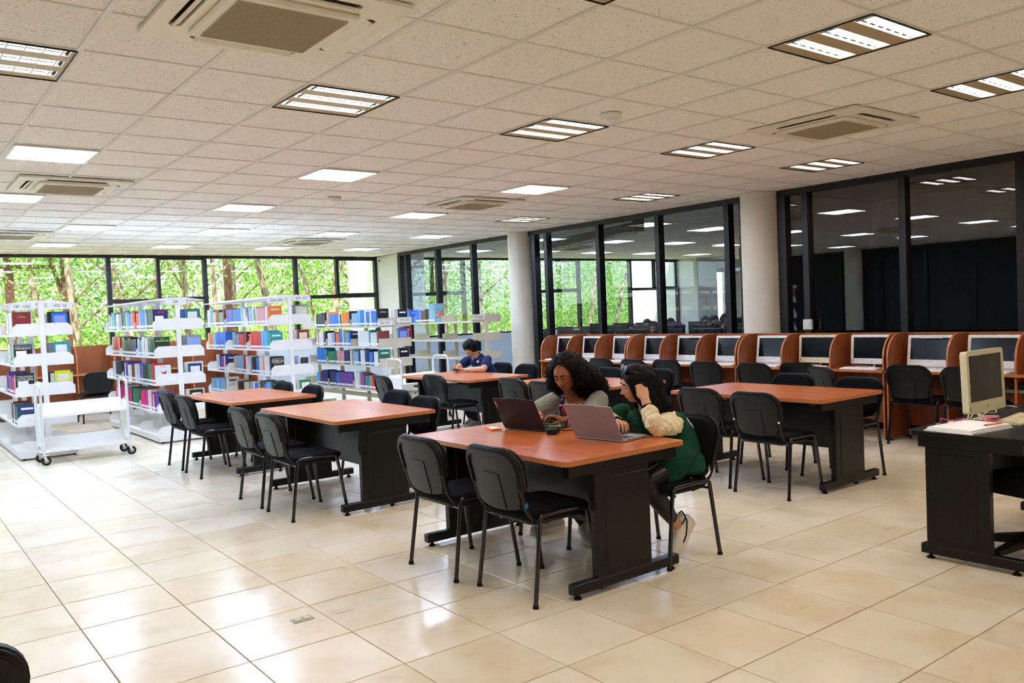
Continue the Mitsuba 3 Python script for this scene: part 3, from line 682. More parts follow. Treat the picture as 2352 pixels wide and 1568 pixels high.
for k in range(5):
    add('sheet', shape(cbox(-0.205+0.006*k, 0.205+0.004*(k % 3), -0.135+0.004*k, 0.15-0.003*k, 0.0045*k, 0.0045*k+0.0043, 0.001), 'm_paper'), t, Mp @ rotm([0, 0, 1], 1.2*(k % 3)-1))
for x in (-0.11, 0.02, 0.16):
    ring = tube([(x, 0.115+0.018*math.cos(a), 0.018+0.018*math.sin(a)) for a in np.linspace(0, PI, 10)], 0.002, 6)
    add('ring', shape(ring, 'm_chrome', True), t, Mp)
t = thing('pen', 'orange ballpoint pen with black tip on the white papers', 'pen')
Mq = place(5.05, 2.10, 0.745+0.030, -14)
add('barrel', shape(tube([(-0.06, 0, 0), (0.075, 0, 0)], 0.005, 6), 'm_orange', 30), t, Mq)
add('tip', shape(tube([(-0.078, 0, 0), (-0.06, 0, 0)], [0.0012, 0.004], 6), 'm_rubber', 30), t, Mq)
t = thing('ribbon', 'pink ribbon bow tied to the rings of the paper stack', 'ribbon')
for pts in ([(5.03, 2.24, .80), (5.0, 2.30, .785), (4.95, 2.34, .80), (4.98, 2.36, .78)], [(5.12, 2.15, .78), (5.17, 2.18, .80), (5.22, 2.13, .785), (5.16, 2.11, .782), (5.11, 2.16, .79)], [(5.12, 2.16, .779), (5.2, 2.22, .785), (5.24, 2.18, .782)]):
    c = catmull(pts, 6); add('strand', shape(hullstrip(c, 0.006) if 'hullstrip' in globals() else tube(c, 0.003, 5), 'm_pink', True), t)
t = thing('cable', 'tangle of white cables behind the big cream monitor', 'cable')
for pts in ([(5.35, 2.36, .75), (5.55, 2.40, .78), (5.75, 2.38, .80), (5.95, 2.42, .77), (6.1, 2.4, .752)], [(5.4, 2.34, .752), (5.6, 2.36, .77), (5.72, 2.42, .79), (5.55, 2.43, .755)], [(5.3, 2.35, .752), (5.5, 2.41, .775), (5.7, 2.35, .755), (5.85, 2.43, .79), (6.05, 2.36, .752)]):
    add('wire', shape(tube(catmull(pts, 8), 0.0035, 6), 'm_cream_plastic', True), t)
t = thing('card', 'small white card sticking out at the left behind the monitor foot', 'card')
add('sheet', shape(cbox(-0.07, 0.07, -0.02, 0.02, 0, 0.008, 0.002), 'm_cream_plastic', 30), t, place(5.13, 2.37, 0.745, 20))
# office chair at the black desk
t = thing('office_chair', 'black swivel office chair tucked under the black desk', 'chair')
Mo = place(5.20, 1.97, 0, 75)
add('seat', shape(cushion(-0.24, 0.24, -0.24, 0.24, 0.40, 0.48, 0.1, 0.035), 'm_fabric', 50), t, Mo)
add('seat_pan', shape(ext(rrect(-0.2, 0.2, -0.2, 0.2, 0.08), 0.02, 0.385), 'm_black_plastic', 30), t, Mo)
add('gas_spring', shape(tube([(0, 0, 0.12), (0, 0, 0.39)], 0.025, 12), 'm_black_gloss', 30), t, Mo)
add('back_support', shape(tube(fillet([(-0.05, 0, 0.39), (-0.28, 0, 0.40), (-0.31, 0, 0.62)], 0.06, 5), 0.02, 8), 'm_black_plastic', 30), t, Mo)
add('backrest', shape(xf(cushion(-0.17, 0.17, -0.2, 0.2, -0.03, 0.03, 0.09, 0.025), frame_m((-0.30, 0, 0.76), (0, 0, 1), (0, 1, 0))), 'm_fabric', 50), t, Mo)
for k in range(5):
    a = math.radians(72*k+20); c, s = math.cos(a), math.sin(a)
    L = add('base_arm', shape(hull([(c*r-s*w, s*r+c*w, z) for r, w0, z0, z1 in ((0.03, 0.035, 0.08, 0.14), (0.30, 0.022, 0.06, 0.085)) for w in (-w0, w0) for z in (z0, z1)]), 'm_black_plastic', 30), t, Mo)
    add('castor', shape(xf(lathe([(0, -0.02), (0.024, -0.02), (0.028, -0.012), (0.028, 0.012), (0.024, 0.02), (0, 0.02)], 16), frame_m((c*0.29, s*0.29, 0.028), (0, 0, 1), (c, s, 0))), 'm_rubber', 30), L, Mo)
t = thing('cable', 'dark cable hanging from the black desk to the floor behind it', 'cable')
add('wire', shape(tube(catmull([(5.95, 2.36, .70), (5.9, 2.34, .45), (5.98, 2.3, .2), (5.85, 2.25, .008), (5.7, 2.15, .006)], 8), 0.004, 6), 'm_rubber', True), t)
add('wire', shape(tube(catmull([(5.8, 2.36, .70), (5.85, 2.34, .45), (5.80, 2.3, .3), (5.86, 2.32, .68)], 8), 0.0035, 6), 'm_rubber', True), t)

# floor boxes
t = thing('floor_outlet', 'metal floor outlet plate with two yellowed covers in the tiles', 'floor outlet')
Mf = place(1.68, 4.045, 0, 0)
add('plate', shape(cbox(-0.055, 0.055, -0.034, 0.034, 0, 0.004, 0.002), 'm_steel', 30), t, Mf)
for s in (-1, 1): add('cover', shape(mv(lathe([(0, 0.003), (0.019, 0.003), (0.019, 0.007), (0, 0.007)], 16), s*0.024, 0, 0), 'm_yellowed', 30), t, Mf)
add('blank_plate', shape(cbox(-0.05, 0.05, -0.028, 0.028, 0, 0.0015, 0.0005), 'm_tanplate', 30), None, place(1.895, 4.02), 'tan blank plate flush in a floor tile right of the metal outlet', 'floor outlet')
# ---------------------------------------------------------------- book shelves
Y0, BAY = 11.42, 0.935
def frame_yface(x, y, z):      # local x -> +x, local y -> +z, text faces -y
    return frame_m((x, y, z), (1, 0, 0), (0, 0, 1))
SIGN = {}
def sign(parent, x, y, z, s, w=0.27, h=0.085):
    k = add('sign', shape(cbox(-w/2, w/2, -h/2, h/2, -0.001, 0.001, 0.0005), 'm_paper'), parent, frame_yface(x, y, z), 'white paper sign with letters')
    add('lettering', shape(text(s, h*0.42, 0.0008), 'm_ink', False), k, frame_yface(x, y-0.0012, z-h*0.2))
def make_case(name, xc, tall, label, signs, nb=3):
    t = thing(name, label, 'bookshelf')
    mm = 'm_shelf_white' if tall else 'm_shelf_beige'
    hd, zs, ht = (0.32, [1.505, 1.145, 0.785, 0.425], 1.90) if tall else (0.29, [1.40, 1.085, 0.78, 0.405], 1.525)
    pw = 0.03
    for k in range(nb+1):
        y = Y0+k*BAY
        po = add('post', shape(cat(cbox(xc-0.03, xc+0.03, y-0.02, y+0.015, 0.03, ht, 0.003)), mm), t)
    hb = 0.125 if tall else 0.115
    ch = 0.05 if tall else 0.004
    def brk(s, z, zb=0.025, hh=hb, d=hd): return sg.Polygon([(s*pw, z-zb), (s*d, z-zb), (s*d, z+hh-ch), (s*(d-ch), z+hh), (s*pw, z+hh)])
    for s in (-1, 1):
        for k in range(nb):
            a, b = Y0+k*BAY-0.012, Y0+(k+1)*BAY-0.012
            for z in zs:
                tr = cat(box(min(s*pw, s*hd)+xc, max(s*pw, s*hd)+xc, a+0.003, b-0.003, z-0.006, z), box(xc+min(s*hd, s*(hd-0.012)), xc+max(s*hd, s*(hd-0.012)), a+0.003, b-0.003, z-0.026, z))
                sh = add('shelf', shape(tr, mm), t)
                for yy in (a, b-0.003):
                    if s > 0 and (k > 0 or yy > a): continue
                    add('end_bracket', shape(mv(prism(brk(s, z), 'y', yy, yy+0.003), xc), mm), sh)
            if tall:
                z = 0.10
                bs = add('base_tray', shape(cat(box(xc+min(s*pw, s*hd), xc+max(s*pw, s*hd), a+0.003, b-0.003, z-0.006, z), box(xc+min(s*(hd-0.01), s*(hd-0.03)), xc+max(s*(hd-0.01), s*(hd-0.03)), a, b, 0.022, z), box(xc+min(0.0, s*hd*0.95), xc+max(0.0, s*hd*0.95), a, a+0.02, 0.022, z)), mm), t)
                for yy in (a, b-0.003): add('end_bracket', shape(mv(prism(brk(s, z, 0.0, 0.125), 'y', yy, yy+0.003), xc), mm), bs)
                add('glide', shape(cbox(xc+s*(hd-0.05)-0.015, xc+s*(hd-0.05)+0.015, a+0.01, a+0.04, 0, 0.022, 0.003), 'm_rubber'), bs)
    if tall:
        for k in range(nb):
            a, b = Y0+k*BAY-0.02, Y0+(k+1)*BAY-0.03
            w, c = 0.39, 0.13
            plan = [(-w, a+c), (-w, b-c), (-0.12, b), (0.12, b), (w, b-c), (w, a+c), (0.12, a), (-0.12, a)]
            pts = [(xc+x, y, 1.868 if abs(x) > 0.2 else 1.905) for x, y in plan]+[(xc+x, y, 1.858 if abs(x) > 0.2 else 1.872) for x, y in plan]
            add('canopy', shape(hull(pts), mm), t)
    else:
        for k in range(nb+1):
            y = Y0+k*BAY
            ft = add('foot', shape(cbox(xc-hd, xc+hd, y-0.03, y+0.03, 0.022, 0.075, 0.004), mm), t)
            for s in (-1, 1): add('glide', shape(cbox(xc+s*(hd-0.05)-0.015, xc+s*(hd-0.05)+0.015, y-0.015, y+0.015, 0, 0.022, 0.003), 'm_rubber'), ft)
        for s in (-1, 1):
            for z in (0.26,): add('rail', shape(cbox(xc+s*0.02-0.01, xc+s*0.02+0.01, Y0, Y0+nb*BAY, z-0.03, z+0.03, 0.003), mm), t)
    for x, s, z in signs: sign(t, xc+x, Y0-0.026, z, s)
    return t
CASES = {
 'HF': (1.66, True, 'white double sided metal bookshelf with signs HF-HG and HG-Q', [(-0.20, 'HF-HG', 1.835), (0.20, 'HG-Q', 1.835)]),
 'QA': (3.24, True, 'white double sided metal bookshelf with one sign QA', [(-0.02, 'QA', 1.85)]),
 'QH': (4.79, True, 'white double sided metal bookshelf with signs QA-QH and QH-RC', [(-0.20, 'QA-QH', 1.835), (0.18, 'QH-RC', 1.855)]),
 'RC': (6.485, False, 'low beige metal bookshelf with signs RC-TK and TK-TS', [(-0.17, 'RC-TK', 1.44), (0.17, 'TK-TS', 1.475)]),
 'TS': (8.25, False, 'low beige metal bookshelf with sign TS-GV and mostly empty shelves', [(-0.17, 'TS-GV', 1.465)])}
for k, (x, tall, s, sg_) in CASES.items(): make_case('bookshelf', x, tall, s, sg_)

# ---------------------------------------------------------------- books
COL = dict(w=((236, 236, 240), 'white'), l=((148, 182, 214), 'pale blue'), b=((48, 112, 205), 'blue'), n=((36, 50, 98), 'navy'), t=((40, 138, 140), 'teal'), g=((44, 112, 82), 'green'), d=((36, 58, 50), 'dark green'),
           k=((30, 30, 34), 'black'), r=((188, 44, 52), 'red'), m=((208, 46, 122), 'magenta'), p=((98, 64, 146), 'purple'), o=((226, 116, 62), 'orange'), y=((226, 208, 64), 'yellow'), c=((226, 212, 190), 'cream'),
           q=((216, 152, 168), 'pink'), s=((134, 138, 144), 'grey'), v=((96, 96, 196), 'violet blue'), e=((112, 64, 54), 'brown'), a=((92, 170, 226), 'sky blue'), z=((128, 34, 50), 'maroon'), x=((200, 214, 40), 'lime'))
ROWN = ['top', 'second', 'third', 'lowest']
BAYN = ['near bay', 'middle bay', 'far bay']
CASEN = {'HF': 'HF-HG', 'QA': 'QA', 'QH': 'QA-QH', 'RC': 'RC-TK', 'TS': 'TS-GV'}
# runs from the far end to the near end of each bay; after '/' the colour of the book whose cover faces us
ROWS = {
 ('QA', 0): ['g1 w1 e1 w1 a2 t1 g1 w2', 'd2 g1 l3 b2 l1 r3', 'r2 l1 b3 a1 l1 d2 k2/n'], ('QA', 1): ['s1 w1 r5 q1 r1', 'g2 d2 k2 d2 n2', 'w1 s1 l2 w2 r1 w2 g2 d3/d'],
 ('QA', 2): ['w2 s1 n3 d3', 'n1 w1 p2 w3 e2 w2', 'w1 v2 s1 d5 g2 r2/w'], ('QA', 3): ['m1 w1 n1 s1 m3', 'w1 s2 m2 d1 g5', 'm6 w2 m1 w1 p2/p'],
 ('QH', 0): ['k1 w2 l2 c2 o1 e2 s2/e', 'v4 n1 b4 l2/w', 'n1 l2 w1 g1 c1 q5 w1/o'], ('QH', 1): ['c1 o2 l2 b5/b', 's2 t1 a1 r4 e1/z', 'o1 r5 a4 t1/t'],
 ('QH', 2): ['w1 l1 w1 n1 b1 p1 m1 w1/n', 'y1 l6 e1 r1/w', 'n1 k2 b2 c2 o1 w3/k'], ('QH', 3): ['l2 a2 w1 a2 l2 t1/w', 'w1 c1 k4 d1 c2', 'l2 w1 b2 y1 n2 e1 b1 a3/d'],
 ('RC', 0): ['w1 k1 d2 n1 k1/k', 'q1 o1 b5 w1 k1 y1 o4/k', 'l4 a2 b3 w1 b2 c1 b3/k'], ('RC', 1): ['b1 w1 o1 w2 p1 k1', 'w3 l2 k1 o2 b2 w1 s2 a2 b1/n', 'w4 w1 t1 w2 c1/e'],
 ('RC', 2): ['b5 t1', 'g6 q4 n2 k1/w', 'l3 b1 k1 w2 n3 b2 k1 w3/g'], ('RC', 3): ['a2 e1 n3', 'k1 n3 b2 p7', 'w3 s1 p1 m1 n1 t2 o1 r3/w'],
 ('TS', 0): ['w1 k1 w1 p1 w1 b2/b', 'b3 a1 e2 k2 l3/l', ''], ('TS', 1): ['l1 b1 w1/r', '', ''],
 ('HF', 0): ['', '', 'o1 e1 w2 g1 w3/z'], ('HF', 1): ['', '', 't1 w2 s2 g1 l2/k'], ('HF', 2): ['', '', 'n2 p1 m2 n2 m3 w1/k'], ('HF', 3): ['', '', 't1 g1 m1 e1 w1 s1 d1 g2/n']}
BACKS = {('HF', 0): 'bkw', ('HF', 1): 'tss', ('HF', 2): 'xwk', ('QA', 0): 'gbs', ('QA', 1): 'lss', ('QA', 2): 'nws', ('QA', 3): 'kwe', ('QH', 0): 'css', ('QH', 1): 'zwk', ('QH', 2): 'wll', ('QH', 3): 'gwe', ('RC', 0): 'kww', ('RC', 1): 'bwk', ('RC', 2): 'ktw'}
BIGGER = {('TS', 0, 1, 'l'): 0.33}
rb = random.Random(11)
books, counts = [], {}
def book_mesh(th, h, dp, c):
    b = 0.0022
    m = cat(box(0, b, 0, th, 0, h), box(b, dp, 0, b, 0, h), box(b, dp, th-b, th, 0, h))   # spine at x = 0, boards along +x
    col = np.tile(rgb(*c), (len(m.vertices), 1)); return m, col
def put_row(case, row, bay, spec, side=-1):
    xc, tall = CASES[case][0], CASES[case][1]
    hd = 0.32 if tall else 0.29
    zs = ([1.505, 1.145, 0.785, 0.425] if tall else [1.40, 1.085, 0.78, 0.405])[row]
    runs, _, cover = spec.partition('/')
    seq = []
    for r in runs.split():
        hh = rb.uniform(0.205, 0.262); th = rb.uniform(0.8, 1.25); dp = rb.uniform(0.16, 0.2)
        for i in range(max(1, round(int(r[1:])*1.4-0.2))): seq.append((r[0], hh+rb.uniform(-0.002, 0.002), th, dp, False))
    if cover: seq.append((cover, rb.uniform(0.235, 0.265), 1.1, 0.19, True))
    tot = sum(q[2] for q in seq)
    y1 = Y0+bay*BAY+0.012; span = BAY-0.06
    if (case, row) == ('TS', 0): span *= 0.75 if bay == 1 else 0.8; y1 += 0.22 if bay == 1 else 0.14
    if case == 'TS' and row == 1: span *= 0.30; y1 += 0.42
    unit = min(span/tot, 0.052)
    y = y1+min(span, unit*tot)+ (0 if unit < 0.052 else 0)
    out = []
    for i, (c, hh, th, dp, cv) in enumerate(seq):
        w = th*unit; y -= w
        if case == 'TS' and row == 0 and bay == 1 and c == 'l': hh = 0.335
        out.append(dict(case=case, row=row, bay=bay, i=i, n=len(seq), c=c, h=min(hh, 0.34), th=w-0.0012, dp=dp, x=xc-hd+0.012+rb.uniform(0, 0.006), y=y, z=zs+0.0004, cover=cv, side=-1))
    return out
for (case, row), cells in ROWS.items():
    for j, spec in enumerate(cells):
        if spec: books += put_row(case, row, 2-j, spec)
for (case, row), s in BACKS.items():
    xc, tall = CASES[case][0], CASES[case][1]; hd = 0.32 if tall else 0.29
    zs = ([1.505, 1.145, 0.785, 0.425] if tall else [1.40, 1.085, 0.78, 0.405])[row]
    y = Y0+0.014
    for i, c in enumerate(s):
        th = rb.uniform(0.03, 0.05); dp = [0.205, 0.24, 0.27][i] if i else 0.17
        books.append(dict(case=case, row=row, bay=0, i=i, n=3, c=c, h=rb.uniform(0.23, 0.26), th=th, dp=min(dp, hd-0.04), x=xc+hd-0.01-(0.03*(i == 0)), y=y, z=zs+0.0004, cover=(i == 0), side=1)); y += th+0.001
books.sort(key=lambda b: (not b['cover'], b['side'] > 0, (b['bay'] == 2) , b['x']**2+b['y']**2))
TITLES = {('HF', 1): [('PRÁCTICAS DE', 0.017, 0.21), ('CONTABILIDAD', 0.022, 0.182)], ('HF', 2): [('CONTABILIDAD', 0.020, 0.205), ('HOTELERA', 0.028, 0.168)], ('HF', 0): [('Finanzas', 0.014, 0.2)], ('QA', 1): [('Domine', 0.012, 0.222), ('JavaScript', 0.026, 0.188)], ('QA', 0): [('Java', 0.032, 0.20)], ('QA', 2): [('SWIFT', 0.016, 0.21)],
          ('QH', 2): [('NOMENCLATURA', 0.014, 0.212), ('QUÍMICA', 0.032, 0.170), ('INORGÁNICA', 0.014, 0.146)], ('RC', 0): [('MUSCLE', 0.02, 0.2)], ('TS', 0): [('APARATO', 0.018, 0.29), ('CARDIOVASCULAR', 0.018, 0.265)], ('RC', 3): [('Comunicaciones', 0.016, 0.21)]}
unit_box = box(0, 1, 0, 1, 0, 1); pages_d = shape(unit_box, 'm_paper'); 
rest, nrest = [], 0
lime = rgb(214, 226, 60)
for q, b in enumerate(books):
    c, cn = COL[b['c']]
    jit = lambda v: int(min(255, max(0, v+rb.uniform(-9, 9))))
    c = tuple(jit(v) for v in c)
    sx = 1 if b['side'] < 0 else -1
    M = np.eye(4); M[:3, 3] = [b['x'], b['y'], b['z']]
    if sx < 0: M = M @ np.diag([-1, 1, 1, 1.0])
    m, col = book_mesh(b['th'], b['h'], b['dp'], c)
    if sx < 0: m.invert()
    if q >= 300:
        pg = box(0.003, b['dp']-0.004, 0.003, b['th']-0.003, 0.003, b['h']-0.004)
        lb_ = box(-0.0006, 0, 0.001, b['th']-0.001, 0.02, 0.055)
        mm = cat(m, pg, lb_); cc = np.vstack([col, np.tile(rgb(236, 232, 220), (8, 1)), np.tile(rgb(244, 244, 246), (8, 1))])
        rest.append((xf(mm, M), cc)); continue
    if b['cover'] and b['side'] < 0:
        s = f"{cn} book with its cover towards us, {ROWN[b['row']]} shelf, {BAYN[b['bay']]} of bookshelf {CASEN[b['case']]}"
        if (b['case'], b['row'], b['bay']) == ('TS', 0, 1): s = 'tall pale blue book with a red heart drawing, top shelf of bookshelf TS-GV'
    elif b['cover']: s = f"{cn} book showing its cover right of the post, {ROWN[b['row']]} shelf of bookshelf {CASEN[b['case']]}"
    elif b['side'] > 0: s = f"{cn} book {ORD[b['i']]} right of the post, {ROWN[b['row']]} shelf of bookshelf {CASEN[b['case']]}"
    else: s = f"{cn} book {ORD[b['i']]} from left, {ROWN[b['row']]} shelf, {BAYN[b['bay']]} of bookshelf {CASEN[b['case']]}"
    t = thing('book', s, 'book', f"books on the {ROWN[b['row']]} shelf of bookshelf {CASEN[b['case']]}")
    add('cover', shape(m, 'm_cover', False, color=col), t, M)
    P = M @ np.diag([b['dp']-0.007, b['th']-0.0046, b['h']-0.008, 1]); P[:3, 3] = (M @ [0.003, 0.0023, 0.003, 1])[:3]
    add('pages', pages_d, t, P)
    if b['side'] < 0:
        P = np.diag([0.0008, b['th']-0.002, 0.032, 1]); P[:3, 3] = [b['x']-0.0008, b['y']+0.001, b['z']+0.018]
        add('call_label', pages_d, t, P)
    # cover print on the near face (towards -y)
    if b['cover']:
        xm = b['x']+sx*b['dp']/2; F = lambda z, dy=0.0006: frame_yface(xm, b['y']-dy, b['z']+z)
        dark = sum(c) < 330; ink = 'm_paper' if dark else 'm_ink'
        tt = TITLES.get((b['case'], b['row'])) if b['side'] < 0 and b['bay'] == (1 if b['case'] == 'TS' else 0) else None
        if tt:
            if b['case'] == 'QA' and b['row'] in (0, 2): ink = 'm_red'
            if b['case'] == 'TS': ink = 'm_paper'
            for s_, h_, z_ in tt:
                tx = text(s_, h_, 0.0006, h_ > 0.018); w_ = np.ptp(tx.vertices[:, 0]); k_ = min(1, (b['dp']-0.02)/w_)
                add('title', shape(tx, 'm_lime' if s_ == 'JavaScript' else ink, False), t, F(z_) @ np.diag([k_, 1, 1, 1]))
        elif b['side'] > 0 or rb.random() < 0.7:
            pc = 'm_lavender' if b['c'] in 'bl' else 'm_paper' if b['c'] in 'gntk' else 'm_ink' if b['c'] in 'w' else 'm_cream_plastic'
            add('cover_panel', shape(box(-b['dp']*0.36, b['dp']*0.36, b['h']*0.32, b['h']*0.86, -0.0004, 0.0002) if b['side'] > 0 and b['c'] != 'k' else box(-b['dp']*0.34, b['dp']*0.34, b['h']*0.74, b['h']*0.84, -0.0004, 0.0002), pc), t, F(0))
        if tt and b['case'] == 'TS':
            hp = [(0, -0.045), (0.036, -0.01), (0.04, 0.02), (0.022, 0.038), (0.0, 0.026), (-0.022, 0.038), (-0.04, 0.018), (-0.034, -0.012)]
            hp = np.array(catmull(hp+[hp[0]], 5))
            add('heart_drawing', shape(ext(sg.Polygon(hp*1.25).buffer(0), 0.0004), 'm_heart'), t, F(0.12) @ place(0.035, 0, 0, -12))
            add('heart_drawing', shape(tube(catmull([(0.0, 0.03, 0), (0.005, 0.06, 0), (0.03, 0.065, 0), (0.035, 0.045, 0)], 5), 0.006, 6), 'm_red', True), t, F(0.13, 0.004) @ place(0.03, 0, 0))
            add('muscle_drawing', shape(ext(sg.Point(0, 0).buffer(0.02), 0.0004), 'm_heart'), t, F(0.17) @ np.diag([1, 1.4, 1, 1]) @ place(-0.05, 0, 0))
            for sx_ in (-0.065, -0.03): add('kidney_drawing', shape(ext(sg.Point(0, 0).buffer(0.011), 0.0004), 'm_red'), t, F(0.085) @ place(sx_, 0, 0))
        if tt and b['case'] == 'QA' and b['row'] == 2:
            add('swirl', shape(ext(sg.Polygon([(-0.05, 0.0), (0.0, 0.012), (0.05, -0.02), (0.03, 0.03), (0.045, 0.06), (0.0, 0.035), (-0.03, 0.055), (-0.01, 0.02)]), 0.0005), 'm_red'), t, F(0.11))
mm = cat(*[m for m, _ in rest]); cc = np.vstack([c for _, c in rest])
add('book_rows', shape(mm, 'm_cover', False, color=cc), None, None, 'remaining books of many colours in the bays farther back', 'books', None, 'stuff')
# leaning teal book, bookends, yellow shelf markers
t = thing('book', 'teal book leaning aslant on the second shelf, near bay of bookshelf QA-QH', 'book', 'books on the second shelf of bookshelf QA-QH')
m, col = book_mesh(0.035, 0.25, 0.19, COL['t'][0]); Ml = place(4.50, Y0+0.10, 1.1455) @ rotm([1, 0, 0], -24)
# bookends
for case, row, dy in [('QH', 0, 0.95), ('QH', 1, 0.97), ('QH', 2, 0.98), ('RC', 0, 0.05), ('RC', 0, 0.98), ('RC', 2, 0.97), ('HF', 1, 0.03), ('HF', 2, 0.03), ('QA', 0, 0.02)]:
    xc, tall = CASES[case][0], CASES[case][1]; hd = 0.32 if tall else 0.29
    z = ([1.505, 1.145, 0.785, 0.425] if tall else [1.40, 1.085, 0.78, 0.405])[row]
    add('bookend', shape(cat(cbox(xc-hd+0.03, xc-hd+0.14, Y0+dy*BAY-0.033, Y0+dy*BAY-0.0315, z, z+0.165, 0.0005)), 'm_shelf_white'), None, None, f'white metal bookend {"at the near end" if dy < 0.5 else "between bays"}, {ROWN[row]} shelf of bookshelf {CASEN[case]}', 'bookend', 'bookends on the shelves')
del labels[t]; _used['book'] -= 1
for case, row, ys in [('QA', 0, (0.25, 1.3)), ('QH', 0, (0.4, 0.55, 1.3)), ('RC', 0, (0.3, 0.45, 1.35)), ('TS', 0, (1.25, 1.4, 2.2))]:
    xc, tall = CASES[case][0], CASES[case][1]; hd = 0.32 if tall else 0.29; z = 1.505 if tall else 1.40
    for i, y in enumerate(ys):
        add('shelf_marker', shape(box(xc-hd-0.0015, xc-hd-0.0002, Y0+y-0.05, Y0+y+0.05, z-0.024, z-0.002), 'm_yellow'), None, None, f'yellow label strip on the top shelf edge of bookshelf {CASEN[case]}, {ORD[len(ys)-1-i]} from left', 'shelf label', 'yellow shelf labels')

# ---------------------------------------------------------------- white book trolleys
def make_trolley():
    """local: x along the length, y across"""
    p = Proto(); L, W, H = 0.46, 0.165, 0.925
    for s in (-1, 1):
        path = fillet([(s*L, -W, 0.125), (s*L, -W, H), (s*L, W, H), (s*L, W, 0.125)], 0.085, 8)
        e = p.add('end_frame', tube(path, 0.0145, 10), 'm_white_plastic', 40)
        p.add('side_sheet', box(s*L-0.002, s*L+0.002, -W+0.01, W-0.01, 0.20, 0.66), 'm_shelf_white', False, e)
        p.add('foot_rail', tube([(s*L, -W, 0.135), (s*L, W, 0.135)], 0.012, 8), 'm_white_plastic', 40, e)
    for z in (0.555, 0.155):
        sec = sg.Polygon([(-W, z-0.012), (W, z-0.012), (W, z+0.13), (W-0.003, z+0.13), (0.05, z), (-W, z)])
        tr = cat(box(-L+0.01, L-0.01, -W, W, z-0.012, z-0.008), hull([(x, y, zz) for x in (-L+0.01, L-0.01) for y, zz in ((W-0.03, z+0.135), (W-0.027, z+0.135), (-0.02, z-0.008), (-0.017, z-0.008))]), box(-L+0.01, L-0.01, -W-0.003, -W, z-0.014, z+0.012))
        p.add('tray', tr, 'm_shelf_white', False)
    for sx in (-1, 1):
        for sy in (-1, 1):
            x, y = sx*(L-0.0), sy*(W-0.0)
            f = p.add('castor', cat(cbox(x-0.03, x+0.03, y-0.03, y+0.03, 0.112, 0.118, 0.002), hull([(x-0.02, y-0.022, 0.112), (x+0.02, y-0.022, 0.112), (x+0.03, y-0.022, 0.045), (x+0.012, y-0.022, 0.045), (x-0.02, y-0.019, 0.112), (x+0.02, y-0.019, 0.112), (x+0.03, y-0.019, 0.045), (x+0.012, y-0.019, 0.045)]),
                hull([(x-0.02, y+0.019, 0.112), (x+0.02, y+0.019, 0.112), (x+0.03, y+0.019, 0.045), (x+0.012, y+0.019, 0.045), (x-0.02, y+0.022, 0.112), (x+0.02, y+0.022, 0.112), (x+0.03, y+0.022, 0.045), (x+0.012, y+0.022, 0.045)])), 'm_ac_white', False)
            wm = frame_m((x+0.02, y, 0.05), (1, 0, 0), (0, 0, 1))
            p.add('tyre', xf(lathe([(0.03, -0.014), (0.047, -0.014), (0.05, -0.009), (0.05, 0.009), (0.047, 0.014), (0.03, 0.014)], 24), wm), 'm_rubber', 30, f)
            p.add('hub', xf(lathe([(0, -0.010), (0.028, -0.012), (0.030, -0.010), (0.030, 0.010), (0.028, 0.012), (0, 0.010)], 20), wm), 'm_steel', 30, f)
    return p
P_tro = make_trolley()
P_tro.put(thing('book_trolley', 'empty white book trolley in front of bookshelf HF-HG', 'trolley'), place(1.965, 10.98, 0, 2))
P_tro.put(thing('book_trolley', 'white book trolley behind the table of the person in navy', 'trolley'), place(6.34, 10.53, 0, 11))
# ---------------------------------------------------------------- garden outside the windows
scene['m_leaf'] = {'type': 'principledthin', 'base_color': VC, 'roughness': 0.5, 'diff_trans': 1.0, 'spec_trans': 0.0, 'eta': 1.3}
def bark_color(p, n, uv):
    g = fbm(p.x*14, p.y*14, p.z*5, 3)
    return mix(rgb(168, 156, 138), rgb(104, 92, 78), smoothstep(0.35, 0.7, g))
mat('m_bark', proc(bark_color), 0.9, 0.1)
def ground_color(p, n, uv):
    g = fbm(p.x*0.9, p.y*0.9, 0.0, 4)
    return mix(rgb(160, 170, 118), rgb(190, 182, 152), smoothstep(0.4, 0.7, g))
mat('m_ground', proc(ground_color), 0.95, 0.1)
mat('m_steel_red', rgb(92, 62, 56), 0.6, 0.3)
struct('ground', box(-45, 70, YB+0.2, 75, -0.5, -0.25), 'm_ground')
struct('ground_apron', box(-20, 45, YB+0.19, 18.6, -0.3, -0.05), 'm_beige_wall')
ro = np.random.default_rng(5)
def leaves(centers, size, tints, ro=ro):
    """kite leaves at the points, one colour per leaf"""
    n = len(centers)
    a = ro.normal(size=(n, 3)); a[:, 2] -= 0.35; a /= np.linalg.norm(a, axis=1, keepdims=True)
    b = np.cross(a, ro.normal(size=(n, 3))); b /= np.linalg.norm(b, axis=1, keepdims=True)
    s = size*ro.uniform(0.7, 1.3, (n, 1))
    p0 = centers; p1 = centers+a*s*0.45+b*s*0.24; p2 = centers+a*s; p3 = centers+a*s*0.45-b*s*0.24
    V = np.stack([p0, p1, p2, p3], 1).reshape(-1, 3); i = np.arange(n)*4
    F = np.vstack([np.stack([i, i+1, i+2], 1), np.stack([i, i+2, i+3], 1)])
    C = np.repeat(tints, 4, 0)
    return trimesh.Trimesh(V, F, process=False), C
def tint(n, base, ro=ro):
    base = np.array(base, float); k = ro.uniform(0.75, 1.2, (n, 1)); y = ro.uniform(-12, 16, (n, 1))
    c = np.clip(base*k+np.hstack([y, y*0.5, -0.4*y]), 0, 255)/255
    return np.where(c <= 0.04045, c/12.92, ((c+0.055)/1.055)**2.4)
